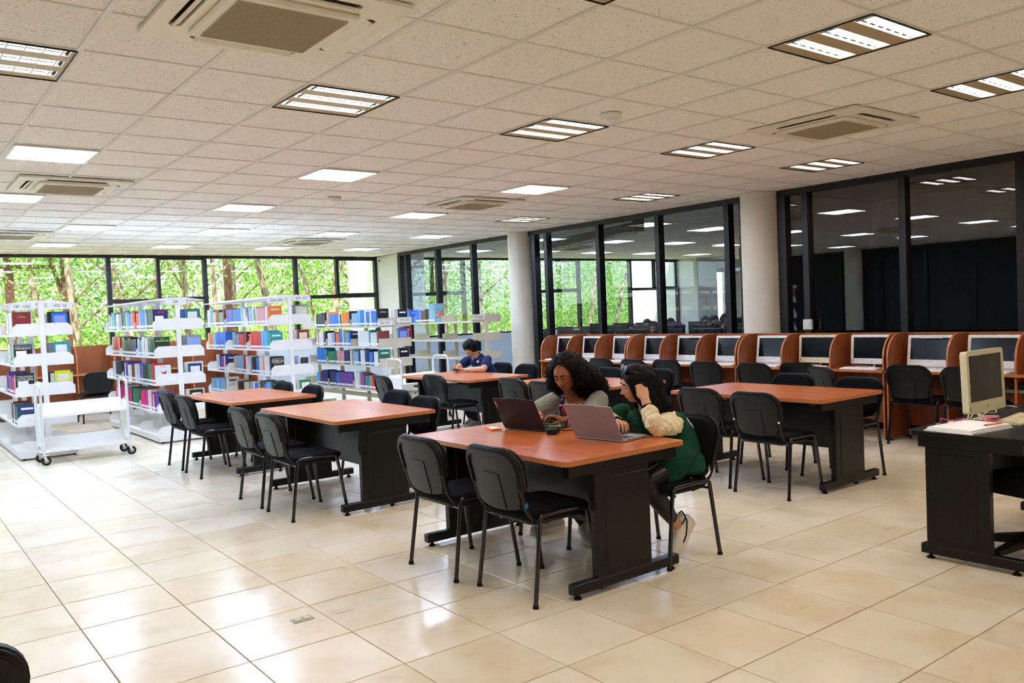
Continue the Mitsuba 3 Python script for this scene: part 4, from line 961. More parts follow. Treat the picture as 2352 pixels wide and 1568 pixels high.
def cluster(c, r, n, k, ro=ro):
    """n points gathered in k clumps inside an ellipsoid"""
    q = ro.normal(size=(k, 3)); q /= np.linalg.norm(q, axis=1, keepdims=True); q = q*ro.uniform(0.35, 1, (k, 1))**0.5*np.array(r)+np.array(c)
    w = ro.integers(0, k, n); return q[w]+ro.normal(size=(n, 3))*0.20*np.mean(r)
GREENS = [(122, 168, 82), (150, 192, 104), (106, 152, 78), (172, 208, 126)]
def tree(label, x, y, lean=(0, 0), h=6.0, r=0.11, crown=(2.0, 1.8, 1.4), n=1500, size=0.16, green=0, low=2.2, drop=0, group='trees in the garden'):
    t = thing('garden_tree', label, 'tree', group)
    P = catmull([(x, y, -0.3), (x+lean[0]*0.35, y+lean[1]*0.35, h*0.33), (x+lean[0]*0.75, y+lean[1]*0.75, h*0.66), (x+lean[0], y+lean[1], h)], 5)
    rr = np.linspace(r, r*0.55, len(P))*(1+0.08*np.sin(np.arange(len(P))*2.3))
    tr = add('trunk', shape(tube(P, rr, 9), 'm_bark', True), t)
    for k in range(4):
        i = int(len(P)*(0.35+0.14*k)); a = ro.uniform(0, 2*PI); L = ro.uniform(0.9, 1.8)
        add('branch', shape(tube(catmull([P[i], P[i]+np.array([math.cos(a)*L*0.4, math.sin(a)*L*0.4, L*0.35]), P[i]+np.array([math.cos(a)*L, math.sin(a)*L, L*0.7])], 4), np.linspace(r*0.4, r*0.12, 9), 6), 'm_bark', True), t)
    c = P[-1]+np.array([0, 0, -0.1]); pts = [cluster(c, crown, n, 40)]
    if drop: pts.append(cluster(c+np.array([0, -0.2, -drop*0.5-crown[2]*0.5]), (crown[0]*0.9, crown[1]*0.6, drop), n//2, 34))
    pts = np.vstack(pts); m, C = leaves(pts, size, tint(len(pts), GREENS[green]))
    add('foliage', shape(m, 'm_leaf', False, color=C), t, kind='stuff')
def at_px(px, y): # x of the vertical plane seen through the picture column px, at depth y
    d = C_FWD+C_RIGHT*((px-1176)/FPX)+C_UP*((784-640)/FPX); return d[0]/d[1]*y
TREES = [ # px of the trunk at the window, y, lean, radius, label, crown drop, h
 (106, 24.0, (-0.5, 0), 0.12, 'forked grey tree left of the leafy one in the leftmost window', 1.0, 5.0, 0),
 (178, 20.5, (-0.25, 0), 0.10, 'leafy tree close to the glass behind bookshelf HF-HG', 1.9, 4.6, 0),
 (236, 21.5, (0.3, 0), 0.04, 'thin sapling left of the first window post', 0.3, 4.8, 1),
 (318, 23.0, (-1.1, 0), 0.15, 'thick leaning trunk between the first two window posts', 0.2, 6.0, 1),
 (347, 24.5, (0.3, 0.3), 0.07, 'slim dark trunk right of the thick leaning one', 0.3, 5.8, 1),
 (424, 23.0, (0.0, 0), 0.08, 'straight trunk behind the sign QA', 0.9, 5.0, 0),
 (437, 25.5, (-0.4, 0), 0.07, 'second slim trunk close behind the sign QA', 0.4, 5.6, 1),
 (495, 22.5, (-0.1, 0), 0.07, 'slim trunk at the left of the large middle window', 0.3, 5.6, 1),
 (536, 25.0, (0.0, 0), 0.08, 'pale straight trunk near the brown steel post', 0.2, 6.0, 3),
 (640, 23.5, (-1.0, 0), 0.12, 'trunk leaning to the left in the middle of the large window', 0.3, 6.0, 1),
 (742, 24.0, (-1.0, 0.3), 0.07, 'thin bent trunk leaning left in the last window pair', 0.3, 5.5, 1),
 (760, 23.0, (0.35, 0), 0.13, 'thick trunk forking upward in the last window pair', 0.3, 6.0, 1),
 (812, 24.5, (0.0, 0), 0.10, 'pale trunk beside the white fin', 0.3, 5.5, 3),
 (1012, 23.5, (0.1, 0), 0.14, 'dark trunk seen through the partition at its far left', 0.4, 6.0, 0),
 (985, 24.5, (1.3, 0), 0.08, 'trunk leaning right behind the partition at its far left', 0.3, 6.0, 1),
 (1098, 25.0, (0.0, 0), 0.15, 'thick trunk behind the partition left of the slim column', 0.3, 6.0, 0),
 (1345, 26.0, (1.1, 0), 0.09, 'pale trunk leaning right behind the computer room windows', 0.3, 6.0, 3),
 (1400, 27.0, (1.9, 0), 0.10, 'second pale leaning trunk behind the computer room windows', 0.2, 6.0, 3)]
for px, y, lean, r, s, drop, h, g in TREES:
    tree(s, at_px(px, y), y, lean, h, r, green=g, drop=drop, n=1500, size=0.125)
# undergrowth: a row of single bushes, and the thicket behind them that closes the view
P_bush = []
for k in range(4):
    pts = cluster((0, 0, 2.2), (1.7, 1.4, 2.4), 3200, 80); pts = pts[pts[:, 2] > -0.2]
    m, C = leaves(pts, 0.125, tint(len(pts), GREENS[k])); P_bush.append((m, C, shape(m, 'm_leaf', False, color=C)))
y = 28.5; xs = np.arange(at_px(-150, y), at_px(1560, y), 2.9)
for i, x in enumerate(xs):
    sc = ro.uniform(0.85, 1.05)
    M = place(x+ro.uniform(-0.5, 0.5), y+ro.uniform(-0.8, 0.8), -0.25, ro.uniform(0, 360)) @ np.diag([sc, sc, sc*ro.uniform(0.75, 1.1), 1])
    add('bush', P_bush[i % 4][2], None, M, f'sunlit green bush {ORD[i]} from the left in the row behind the trees', 'bush', 'bushes in the garden')
th = []
for y, step, sc in ((34.0, 3.0, 1.25), (42.0, 4.2, 1.8)):
    for i, x in enumerate(np.arange(at_px(-250, y), at_px(1760, y), step)):
        m, C, _ = P_bush[(i*3) % 4]; M = place(x+ro.uniform(-0.9, 0.9), y+ro.uniform(-1.4, 1.4), -0.25, ro.uniform(0, 360)) @ np.diag([sc*ro.uniform(0.9, 1.2), sc*ro.uniform(0.9, 1.2), sc*ro.uniform(0.7, 1.1), 1]); th.append((xf(m, M), C))
add('thicket', shape(cat(*[a for a, _ in th]), 'm_leaf', False, color=np.vstack([b for _, b in th])), None, None, 'pale sunlit thicket of leaves far behind the trees', 'thicket', None, 'stuff')
# brown steel canopy among the trees
t = thing('steel_canopy', 'brown steel canopy with grey roof standing among the trees at the left', 'canopy')
yc = 27.5
xa, xb = at_px(-160, yc), at_px(128, yc)
for z, d in ((3.9, 0.16), (3.35, 0.10), (4.55, 0.2)): add('beam', shape(cbox(xa, xb, yc-0.08, yc+0.08, z, z+d, 0.01), 'm_steel_red'), t)
add('roof_sheet', shape(hull([(xa, yc-0.6, 4.3), (xb, yc-0.6, 4.2), (xa, yc+3, 5.3), (xb, yc+3, 5.2), (xa, yc-0.6, 4.36), (xb, yc-0.6, 4.26), (xa, yc+3, 5.36), (xb, yc+3, 5.26)]), 'm_steel'), t)
for px in (20, 150, 523): add('post', shape(cbox(at_px(px, yc)-0.11, at_px(px, yc)+0.11, yc-0.11, yc+0.11, -0.3, 5.2, 0.01), 'm_steel_red'), t)
x1, x2 = at_px(140, yc), at_px(112, yc)
add('brace', shape(tube([(x1, yc, 2.6), (x2, yc, 3.9)], 0.06, 8), 'm_steel_red', 30), t)
# white building wall beyond the next room's door
struct('wall_outside', box(25.4, 31.0, 21.5, 21.8, -0.3, 5.0), 'm_white_wall')
# ---------------------------------------------------------------- people
def S(c, r, seg=20): return m3.Manifold.sphere(float(r), seg).translate(tuple(map(float, c)))
def chain(J, R, seg=20):
    out = m3.Manifold()
    for a, b, ra, rb_ in zip(J[:-1], J[1:], R[:-1], R[1:]):
        out += m3.Manifold.batch_hull([S(a, ra, seg), S(b, rb_, seg)])
    return out
def ell(c, lat, up, fw, r):
    """ellipsoid points: r = (lateral, depth, vertical) half sizes"""
    s = trimesh.creation.icosphere(subdivisions=2).vertices
    return np.asarray(c)+s[:, :1]*np.asarray(lat)*r[0]+s[:, 1:2]*np.asarray(fw)*r[1]+s[:, 2:3]*np.asarray(up)*r[2]
def loft(E):
    out = m3.Manifold()
    for a, b in zip(E[:-1], E[1:]): out += m3.Manifold.hull_points(np.vstack([a, b]))
    return out
def organic(man, edge=0.012, it=12):
    m = tm(man.refine_to_length(edge)); m.merge_vertices()
    trimesh.smoothing.filter_taubin(m, lamb=0.5, nu=0.52, iterations=it); return m
def as_man(m): return m3.Manifold(m3.Mesh(np.asarray(m.vertices, np.float32), np.asarray(m.faces, np.uint32)))
def unit(v): v = np.asarray(v, float); return v/np.linalg.norm(v)
def wrinkle(m, amp, freq, seed=0, stretch=(1, 1, 1)):
    m = m.copy(); n = m.vertex_normals
    d = meshkit.fbm(m.vertices*freq*np.array(stretch), 3, seed)-0.5
    m.vertices = m.vertices+n*(2*amp*d)[:, None]; return m
def axes(fw, roll=0.0):
    """head or hand frame from its forward direction: x forward, y left, z up"""
    f = unit(fw); l = unit(np.cross([0, 0, 1.0], f)); u = np.cross(f, l)
    if roll: l, u = l*math.cos(roll)+u*math.sin(roll), u*math.cos(roll)-l*math.sin(roll)
    M = np.eye(4); M[:3, 0], M[:3, 1], M[:3, 2] = f, l, u; return M
def head_mesh(sub=5):
    m = trimesh.creation.icosphere(subdivisions=sub); d = m.vertices.copy(); v = d*np.array([0.093, 0.073, 0.112])
    x, y, z = v.T.copy()
    fr = np.clip(x/0.093, 0, 1)
    low = np.clip((-z-0.01)/0.10, 0, 1)
    y = y*(1-0.30*low**1.3); x = x+0.006*low*fr*1.5-np.where(x < 0, 0.35*x*0+(-0.25)*x*low, 0)
    x = np.where(x > 0, x*(1-0.10*np.clip(np.abs(d[:, 1])*1.2-0.2, 0, 1)*0), x)
    flat = fr**2; x = x-0.010*flat*(1-low)*np.exp(-(y/0.05)**2)
    g = lambda cy, cz, sy, sz: np.exp(-((y-cy)/sy)**2-((z-cz)/sz)**2)*(fr > 0.05)*np.clip(fr*2.2, 0, 1)
    bump = 0.013*g(0, -0.004, 0.009, 0.024)+0.021*g(0, -0.026, 0.0115, 0.013)+0.006*(g(0.011, -0.031, 0.007, 0.007)+g(-0.011, -0.031, 0.007, 0.007))
    bump += -0.011*(g(0.031, 0.010, 0.017, 0.012)+g(-0.031, 0.010, 0.017, 0.012))+0.004*(g(0.03, 0.030, 0.022, 0.008)+g(-0.03, 0.030, 0.022, 0.008))
    bump += 0.005*(g(0.042, -0.022, 0.02, 0.02)+g(-0.042, -0.022, 0.02, 0.02))+0.0075*g(0, -0.0535, 0.021, 0.0065)+0.0085*g(0, -0.066, 0.018, 0.0065)-0.003*g(0, -0.0595, 0.024, 0.003)
    bump += 0.010*g(0, -0.092, 0.022, 0.014)-0.003*g(0, -0.077, 0.02, 0.006)
    m.vertices = np.stack([x+bump, y, z], 1); return m
HEAD = head_mesh()
EAR = tm(m3.Manifold.hull_points(np.vstack([ell((0, 0.072, 0), (0, 0, 1), (1, 0, 0), (0, 1, 0), (0.030, 0.006, 0.017)), ell((-0.004, 0.080, 0.006), (0, 0, 1), (1, 0, 0), (0, 1, 0), (0.022, 0.003, 0.013))])))
def head_man(M, k=1.0):
    D = np.diag([k, k, k, 1.0])
    h = as_man(HEAD)+as_man(EAR)
    e2 = EAR.copy(); e2.apply_transform(np.diag([1, -1, 1, 1.0])); e2.invert() if e2.volume < 0 else None
    h = h+as_man(e2)
    A = (M @ D)[:3]
    return h.transform(A.astype(np.float64))
def hand_man(wrist, fw, palm, right, curl=(0.5, 0.5, 0.55, 0.6), thumb=0.4, spread=0.12, L=0.92):
    """fw: wrist to knuckles, palm: the direction the palm faces; right hand: the thumb lies on the side fw x palm... mirrored for left"""
    f = unit(fw); p = np.asarray(palm, float); p = unit(p-f*(p@f)); s = np.cross(f, p)*(-1 if right else 1)   # s points to the thumb side
    P = lambda a, b, c: np.asarray(wrist)+L*(f*a+s*b+p*c)
    kn = [P(0.088, 0.030, 0), P(0.092, 0.010, -0.002), P(0.089, -0.010, -0.001), P(0.080, -0.029, 0.002)]
    out = m3.Manifold.batch_hull([S(P(0, 0.017, 0), 0.015*L), S(P(0, -0.015, 0), 0.015*L)]+[S(k, 0.0105*L) for k in kn]+[S(P(0.045, 0.028, 0.008), 0.014*L), S(P(0.04, -0.026, 0.006), 0.013*L)])
    LEN = [(0.040, 0.024, 0.019), (0.044, 0.028, 0.020), (0.041, 0.026, 0.020), (0.032, 0.020, 0.018)]
    for i in range(4):
        J, a = [kn[i]], 0.0; sp = spread*(1.5-i)*0.66
        for seg, w in zip(LEN[i], (0.75, 1.15, 0.8)):
            a += curl[i]*w
            d = unit(f*math.cos(a)+p*math.sin(a)+s*sp*math.cos(a)); J.append(J[-1]+d*seg*L)
        out += chain(J, [0.0098*L, 0.0088*L, 0.0080*L, 0.0068*L], 14)
    t0 = P(0.022, 0.026, 0.010); a = thumb
    d1 = unit(f*0.72+s*0.62*(1-a)+p*(0.25+0.5*a)); d2 = unit(f*0.88+s*0.25*(1-a)-s*0.3*a+p*(0.2+0.5*a)); d3 = unit(f*0.92-s*0.25*a+p*(0.15+0.6*a))
    J = [t0, t0+d1*0.040*L]; J.append(J[-1]+d2*0.030*L); J.append(J[-1]+d3*0.022*L)
    out += chain(J, [0.014*L, 0.0115*L, 0.0100*L, 0.0080*L], 14)
    return out
def paint(m, skin, headM=None, k=1.0, lips=None):
    C = np.tile(rgb(*skin), (len(m.vertices), 1)); C *= (0.94+0.12*meshkit.fbm(m.vertices*30, 3, 2))[:, None]
    if headM is not None:
        q = trimesh.transform_points(m.vertices, np.linalg.inv(headM))/k
        y, z = q[:, 1], q[:, 2]; front = q[:, 0] > 0.05
        w = np.exp(-(y/0.020)**4-((z+0.0595)/0.0115)**4)*front
        C = C*(1-w[:, None])+np.array(rgb(*(lips or tuple(int(c*0.78) for c in skin))))*w[:, None]
        ch = np.exp(-((np.abs(y)-0.042)/0.022)**2-((z+0.025)/0.022)**2)*front*0.25
        C = C*(1-ch[:, None])+np.array(rgb(min(255, int(skin[0]*1.06)), int(skin[1]*0.88), int(skin[2]*0.84)))*ch[:, None]
        ey = np.exp(-((np.abs(y)-0.031)/0.017)**4-((z-0.008)/0.010)**4)*front*0.35
        C = C*(1-ey[:, None]*0.6)
    return C
def face_parts(t, M, k, brow=(24, 18, 16), shut=24):
    D = M @ np.diag([k, k, k, 1.0])
    for s in (-1, 1):
        e = add('eye', shape(ball((0.0705, s*0.031, 0.008), 0.0118, 2), 'm_eye_white', True), t, D)
        add('iris', shape(ball((0.0765, s*0.0305, 0.0035), 0.0068, 2), 'm_iris', True), e, D)
        lid = trimesh.creation.icosphere(subdivisions=3); lid = trimesh.intersections.slice_mesh_plane(lid, rotv((0, 0, 1), (0, 1, 0), shut), (0, 0, 0)); lid.apply_scale(0.0128); lid.apply_translation([0.0703, s*0.031, 0.008])
        add('eyelid', shape(lid, 'm_skin', True, color=np.tile(rgb(*t_skin[t]), (len(lid.vertices), 1))), e, D)
        add('eyelash', shape(tube(catmull([(0.078, s*0.020, 0.0045), (0.0835, s*0.030, 0.0030), (0.077, s*0.043, 0.0045)], 5), 0.0011, 5), 'm_hair', True), e, D)
        add('eyebrow', shape(tube(catmull([(0.0835, s*0.013, 0.0255), (0.0845, s*0.028, 0.0315), (0.0735, s*0.046, 0.0265)], 6), np.concatenate([np.linspace(0.0022, 0.0034, 7), np.linspace(0.0032, 0.001, 6)]), 6), 'm_hair', True), t, D)
def rotv(v, ax, deg): return (rotm(ax, deg)[:3, :3] @ np.asarray(v, float))
t_skin = {}
mat('m_eye_white', rgb(196, 190, 184), 0.25, 0.5)
mat('m_iris', rgb(34, 22, 16), 0.15, 0.5)
mat('m_hair', rgb(15, 12, 11), 0.65, 0.15)
mat('m_hair_black', rgb(9, 8, 9), 0.52, 0.15)
mat('m_navy', rgb(34, 44, 82), 0.9, 0.1, sheen=0.2)
mat('m_grey_knit', rgb(150, 148, 143), 0.92, 0.1, sheen=0.2)
mat('m_green_wool', rgb(22, 62, 46), 0.93, 0.1, sheen=0.25)
mat('m_cream_sleeve', rgb(236, 220, 186), 0.75, 0.2)
mat('m_black_knit', rgb(20, 20, 22), 0.9, 0.1)
mat('m_white_knit', rgb(236, 234, 230), 0.9, 0.1)
mat('m_leggings', rgb(13, 12, 13), 0.36, 0.35)
mat('m_trousers', rgb(38, 40, 48), 0.9, 0.1)
mat('m_shoe_white', rgb(228, 224, 214), 0.55, 0.35)
mat('m_shoe_grey', rgb(176, 172, 166), 0.8, 0.2)
mat('m_sole', rgb(222, 214, 200), 0.6, 0.3)
mat('m_plaid', proc(lambda p, n, uv: mix(mix(rgb(150, 26, 58), rgb(30, 26, 40), smoothstep(0.45, 0.55, noise(0, dr.floor(p.y*70), 1.0))), mix(rgb(206, 190, 200), rgb(60, 30, 60), smoothstep(0.5, 0.6, noise(dr.floor(p.z*60), 3.0, 0))), smoothstep(0.62, 0.66, noise(dr.floor(p.z*75+p.y*11), 0.0, 7.0)))), 0.9, 0.1)

def shoe(t, ankle, toe_dir, mat_, sole, L=0.25, up=(0, 0, 1), laces=True, stripe=False, floor_z=None):
    """a sneaker: origin under the ankle at the heel's sole"""
    f = unit(toe_dir); u = unit(np.asarray(up)-f*(np.asarray(up)@f)); M = np.eye(4); M[:3, 0], M[:3, 1], M[:3, 2] = f, np.cross(u, f), u; M[:3, 3] = ankle
    body = chain([(-0.045, 0, 0.045), (0.03, 0, 0.045), (0.12, 0, 0.033), (0.165, 0.0, 0.030)], [0.038, 0.041, 0.040, 0.030]); body += chain([(-0.035, 0, 0.06), (-0.02, 0, 0.095)], [0.036, 0.036])+chain([(0.0, 0, 0.085), (0.08, 0, 0.05)], [0.032, 0.032])
    body = body.trim_by_plane((0, 0, 1), 0.012); b = organic(body, 0.010, 8)
    k = add('shoe', shape(b, mat_, True), t, M)
    so = sg.Polygon(catmull([(-0.085, 0), (-0.06, 0.036), (0.03, 0.040), (0.12, 0.046), (0.19, 0.024), (0.202, 0), (0.185, -0.026), (0.12, -0.044), (0.03, -0.038), (-0.06, -0.036), (-0.085, 0)], 5)).buffer(0)
    add('sole', shape(ext(so, 0.030, 0.0), sole, 40), k, M)
    if laces:
        for i in range(4): x = 0.045+0.022*i; z = 0.085-0.012*i-0.009*(i > 1); add('lace', shape(tube(catmull([(x, -0.024, z-0.012), (x+0.004, 0, z+0.002), (x, 0.024, z-0.012)], 4), 0.0032, 6), sole if not stripe else 'm_cream_plastic', True), k, M)
    if stripe:
        for s in (-1, 1):
            add('side_stripe', shape(tube(catmull([(-0.03, s*0.036, 0.098), (-0.01, s*0.041, 0.075), (0.05, s*0.0425, 0.04), (0.10, s*0.043, 0.032)], 5), 0.004, 5), 'm_black_knit', True), k, M)
        add('collar', shape(tube(catmull([(-0.062, 0, 0.118), (-0.03, 0.034, 0.104), (0.02, 0.026, 0.096), (0.035, 0, 0.10), (0.02, -0.026, 0.096), (-0.03, -0.034, 0.104), (-0.062, 0, 0.118)], 4), 0.004, 6), 'm_black_knit', True), k, M)
    return M

# ---- the woman with curly hair ---------------------------------------------------------------
t = thing('person', 'woman with long dark curly hair and grey cardigan typing at the dark laptop', 'person')
SK1 = (150, 92, 62); t_skin[t] = SK1
H1 = axes((-0.90, -0.30, -0.36), 0.06); H1[:3, 3] = (3.735, 4.275, 1.088)
k1 = 1.0; L1 = np.array((0.06, -1, 0)); L1 = unit(L1); F1 = unit((-1, -0.06, 0)); U1 = np.array((0, 0, 1.0))
pel, wai, che, nb_ = (3.80, 4.27, 0.575), (3.885, 4.29, 0.70), (3.885, 4.325, 0.835), (3.845, 4.33, 0.93)
shR, shL = np.array((3.885, 4.515, 0.895)), np.array((3.905, 4.145, 0.90))
elR, wrR = np.array((3.70, 4.575, 0.815)), np.array((3.610, 4.405, 0.800))
elL, wrL = np.array((3.77, 4.075, 0.785)), np.array((3.645, 4.185, 0.795))
def trunk(s=1.0, lo=True):
    E = [ell(pel, L1, U1, F1, (0.165*s, 0.115*s, 0.085)), ell(wai, L1, U1, F1, (0.135*s, 0.095*s, 0.07)), ell(che, L1, U1, F1, (0.155*s, 0.105*s, 0.07)), ell(((shR+shL)/2+[0, 0, 0.0]), L1, U1, F1, (0.17*s, 0.065*s, 0.04))]
    return loft(E)
bodym = trunk(0.94)+chain([nb_, (3.80, 4.31, 1.0), H1[:3, 3]+H1[:3, 2]*-0.05-H1[:3, 0]*0.02], [0.058, 0.052, 0.052])+chain([(shR+shL)/2, nb_], [0.075, 0.06])
bodym += chain([shR, elR, wrR], [0.048, 0.038, 0.026])+chain([shL, elL, wrL], [0.048, 0.038, 0.026])
hipR, hipL = np.array((3.80, 4.36, 0.55)), np.array((3.80, 4.18, 0.55))
knR, knL = np.array((3.38, 4.40, 0.53)), np.array((3.40, 4.17, 0.52))
anR, anL = np.array((3.72, 4.44, 0.12)), np.array((3.70, 4.10, 0.13))
for a, b, c in ((hipR, knR, anR), (hipL, knL, anL)): bodym += chain([a, b, c], [0.07, 0.048, 0.034])
bodym = as_man(organic(bodym, 0.014, 10))
hands = hand_man(wrR, (-0.85, -0.45, -0.06), (0, 0, -1), True, (0.30, 0.34, 0.38, 0.42), 0.25, 0.16)
hands += hand_man(wrL, (-0.62, 0.72, 0.36), (-0.3, 0.2, -1), False, (0.55, 0.62, 0.66, 0.72), 0.9, 0.05)
hands = as_man(organic(hands, 0.0040, 5))
body = tm(bodym+hands+head_man(H1, k1))
add('body', shape(body, 'm_skin', True, color=paint(body, SK1, H1, k1, (124, 62, 56))), t)
face_parts(t, H1, k1)
for w, fdir in ((wrL, (-0.62, 0.72, 0.36)),):
    R_ = frame_m(w-unit(fdir)*0.012, np.cross(unit(fdir), (0, 0, 1)), np.cross(unit(fdir), np.cross(unit(fdir), (0, 0, 1))))
    add('bracelet', shape(tube([(0.030*math.cos(a), 0.030*math.sin(a), 0) for a in np.linspace(0, 2*PI, 25)], 0.0022, 6), 'm_hair', True), t, R_)
    add('bracelet', shape(tube([(0.031*math.cos(a), 0.031*math.sin(a), -0.012) for a in np.linspace(0, 2*PI, 25)], 0.0028, 6), 'm_white_plastic', True), t, R_)
# clothes: plaid shirt open at the front, grey cardigan over it
def front_cut(w, c=4.31, x=3.72): return m3.Manifold.hull_points(np.array([(x-0.25, c-w*0.3, 0.50), (x-0.25, c+w*0.3, 0.50), (x-0.25, c-w, 1.1), (x-0.25, c+w, 1.1), (x+0.115, c-w*0.3, 0.50), (x+0.115, c+w*0.3, 0.50), (x+0.14, c-w, 1.1), (x+0.14, c+w, 1.1)]))
plaid = trunk(1.02)-front_cut(0.085, 4.285)-chain([nb_, (3.80, 4.30, 1.05)], [0.085, 0.10])
pm = wrinkle(organic(plaid, 0.014, 6), 0.004, 14, 4); add('shirt', shape(pm, 'm_plaid', 40), t, None, 'red and dark plaid shirt')
card = trunk(1.10)+chain([shR, (shR*0.35+elR*0.65)+[0.0, 0.0, 0], elR+[-0.015, -0.005, -0.005]], [0.072, 0.069, 0.066])+chain([shL, elL*0.8+shL*0.2], [0.072, 0.066])
card = card-front_cut(0.165, 4.335)-chain([nb_, (3.78, 4.28, 1.08)], [0.11, 0.15])
cm_ = organic(card, 0.013, 10); cm_ = wrinkle(cm_, 0.009, 11, 7, (1, 1, 1.6)); cm_ = wrinkle(cm_, 0.003, 34, 3, (0.4, 1, 2))
add('cardigan', shape(cm_, 'm_grey_knit', 50), t, None, 'light grey cardigan')
tr = chain([hipR, knR, anR], [0.088, 0.064, 0.050])+chain([hipL, knL, anL], [0.088, 0.064, 0.050])+loft([ell(pel, L1, U1, F1, (0.178, 0.128, 0.09)), ell((3.78, 4.27, 0.56), L1, U1, F1, (0.178, 0.128, 0.075))])
add('trousers', shape(wrinkle(organic(tr, 0.018, 8), 0.005, 12, 2), 'm_trousers', True), t)
shoe(t, anR-[0, 0, 0.12], (-1, 0.1, 0), 'm_shoe_grey', 'm_sole'); shoe(t, anL-[0, 0, 0.10], (-0.5, -0.85, -0.14), 'm_shoe_grey', 'm_sole')
# curls
hv = lambda x, y, z: (H1 @ [x, y, z, 1])[:3]
vol = chain([hv(-0.030, 0, 0.055), hv(-0.055, 0, 0.02)], [0.098, 0.122], 24)
for s in (-1, 1): vol += chain([hv(-0.03, s*0.055, 0.03), hv(-0.035, s*0.098, -0.05), hv(-0.06, s*0.108, -0.105)], [0.085, 0.074, 0.055], 20)
vol += chain([hv(-0.05, 0, 0), hv(-0.11, 0.04, -0.07), hv(-0.14, 0.12, -0.165)], [0.12, 0.115, 0.085], 20)+chain([hv(-0.07, 0.06, -0.02), hv(-0.11, 0.13, -0.10)], [0.10, 0.08], 20)
faceopen = m3.Manifold.hull_points(np.array([hv(x, y, z) for x, y, z in [(0.03, 0.052, -0.16), (0.03, -0.052, -0.16), (0.3, 0.2, -0.2), (0.3, -0.2, -0.2), (0.004, 0.070, 0.030), (0.004, -0.070, 0.030), (0.3, 0.16, 0.11), (0.3, -0.16, 0.11), (0.026, 0.0, 0.100), (0.3, 0, 0.15)]]))
vol = vol-faceopen-m3.Manifold.hull_points(np.array([hv(x, y, z) for x, y, z in [(0.02, 0.05, -0.09), (0.02, -0.05, -0.09), (-0.03, 0.04, -0.3), (-0.03, -0.04, -0.3), (0.3, 0.15, -0.09), (0.3, -0.15, -0.09), (0.3, 0.1, -0.3), (0.3, -0.1, -0.3)]]))
vm = organic(vol, 0.012, 6); base_pts, fi = trimesh.sample.sample_surface(vm, 2600, seed=3); nn_ = vm.face_normals[fi]
vm2 = wrinkle(vm, 0.013, 55, 9)
hk = add('hair', shape(vm2, 'm_hair', 40), t)
rc = np.random.default_rng(8); curls = []
for P, n in zip(base_pts, nn_):
    q = trimesh.transform_points([P], np.linalg.inv(H1))[0]
    if q[0] > 0.004 and abs(q[1]) < 0.074 and q[2] < 0.106: continue
    d = unit(np.array([0, 0, -1.0])*0.8+n*0.22+rc.normal(size=3)*0.35); a = unit(np.cross(d, rc.normal(size=3))); b = np.cross(d, a)
    L = rc.uniform(0.02, 0.048); R = rc.uniform(0.004, 0.0075); tw = rc.uniform(1.0, 2.0); ph = rc.uniform(0, 6.28); n_ = 11
    s_ = np.linspace(0, 1, n_); path = P-n*0.010+np.outer(s_*L, d)+R*(np.outer(np.cos(ph+s_*tw*2*PI), a)+np.outer(np.sin(ph+s_*tw*2*PI), b))+np.outer(s_**2*0.004, n)
    curls.append(tube(path, np.linspace(0.0028, 0.0012, n_), 3, False))
add('curls', shape(cat(*curls), 'm_hair', True), hk, None, kind='stuff')

# ---- the woman in the varsity jacket ---------------------------------------------------------
t = thing('person', 'woman in green and cream varsity jacket resting her head on her fist', 'person')
SK2 = (206, 148, 116); t_skin[t] = SK2
H2 = axes((-0.84, 0.50, -0.26), -0.12); H2[:3, 3] = (3.778, 3.662, 1.045)
F1 = unit((-1, 0.12, 0)); L1 = unit((-0.12, -1, 0))
pel, wai, che, nb_ = (3.94, 3.50, 0.575), (4.00, 3.54, 0.69), (3.96, 3.63, 0.80), (3.88, 3.665, 0.90)
shR, shL = np.array((3.855, 3.865, 0.83)), np.array((3.95, 3.495, 0.795))
elR, wrR = np.array((3.735, 3.885, 0.79)), np.array((3.662, 3.715, 0.812))
elL, wrL = np.array((3.690, 3.435, 0.800)), np.array((3.720, 3.535, 0.970))
fist = np.array((3.738, 3.588, 1.075))-wrL
def trunk(s=1.0):
    E = [ell(pel, L1, U1, F1, (0.17*s, 0.12*s, 0.085)), ell(wai, L1, U1, F1, (0.14*s, 0.105*s, 0.07)), ell(che, L1, U1, F1, (0.160*s, 0.125*s, 0.075)), ell((shR+shL)/2, unit(shL-shR), U1, unit(np.cross(unit(shL-shR), U1)), (0.165*s, 0.07*s, 0.045))]
    return loft(E)
hipR, hipL = np.array((3.90, 3.59, 0.55)), np.array((3.90, 3.42, 0.55))
knR, knL = np.array((3.48, 3.62, 0.52)), np.array((3.545, 3.385, 0.50))
anR, anL = np.array((3.44, 3.60, 0.12)), np.array((3.835, 3.395, 0.170))
bodym = trunk(0.93)+chain([nb_, (3.83, 3.65, 0.96), H2[:3, 3]-H2[:3, 2]*0.05-H2[:3, 0]*0.02], [0.056, 0.049, 0.05])+chain([(shR+shL)/2, nb_], [0.075, 0.058])
bodym += chain([shR, elR, wrR], [0.046, 0.038, 0.026])+chain([shL, elL, wrL], [0.046, 0.040, 0.027])
for a, b, c in ((hipR, knR, anR), (hipL, knL, anL)): bodym += chain([a, b, b*0.55+c*0.45, c], [0.07, 0.050, 0.047, 0.033])
bodym = as_man(organic(bodym, 0.013, 10))
hands = hand_man(wrR, (-0.45, -0.86, 0.16), (-0.1, -0.1, -1), True, (0.55, 0.6, 0.65, 0.7), 0.4, 0.12)
hands += hand_man(wrL, fist, (0.30, 0.55, 0.0), False, (1.35, 1.4, 1.4, 1.4), 1.0, 0.02, 0.95)
hands = as_man(organic(hands, 0.0040, 4))
body = tm(bodym+hands+head_man(H2))
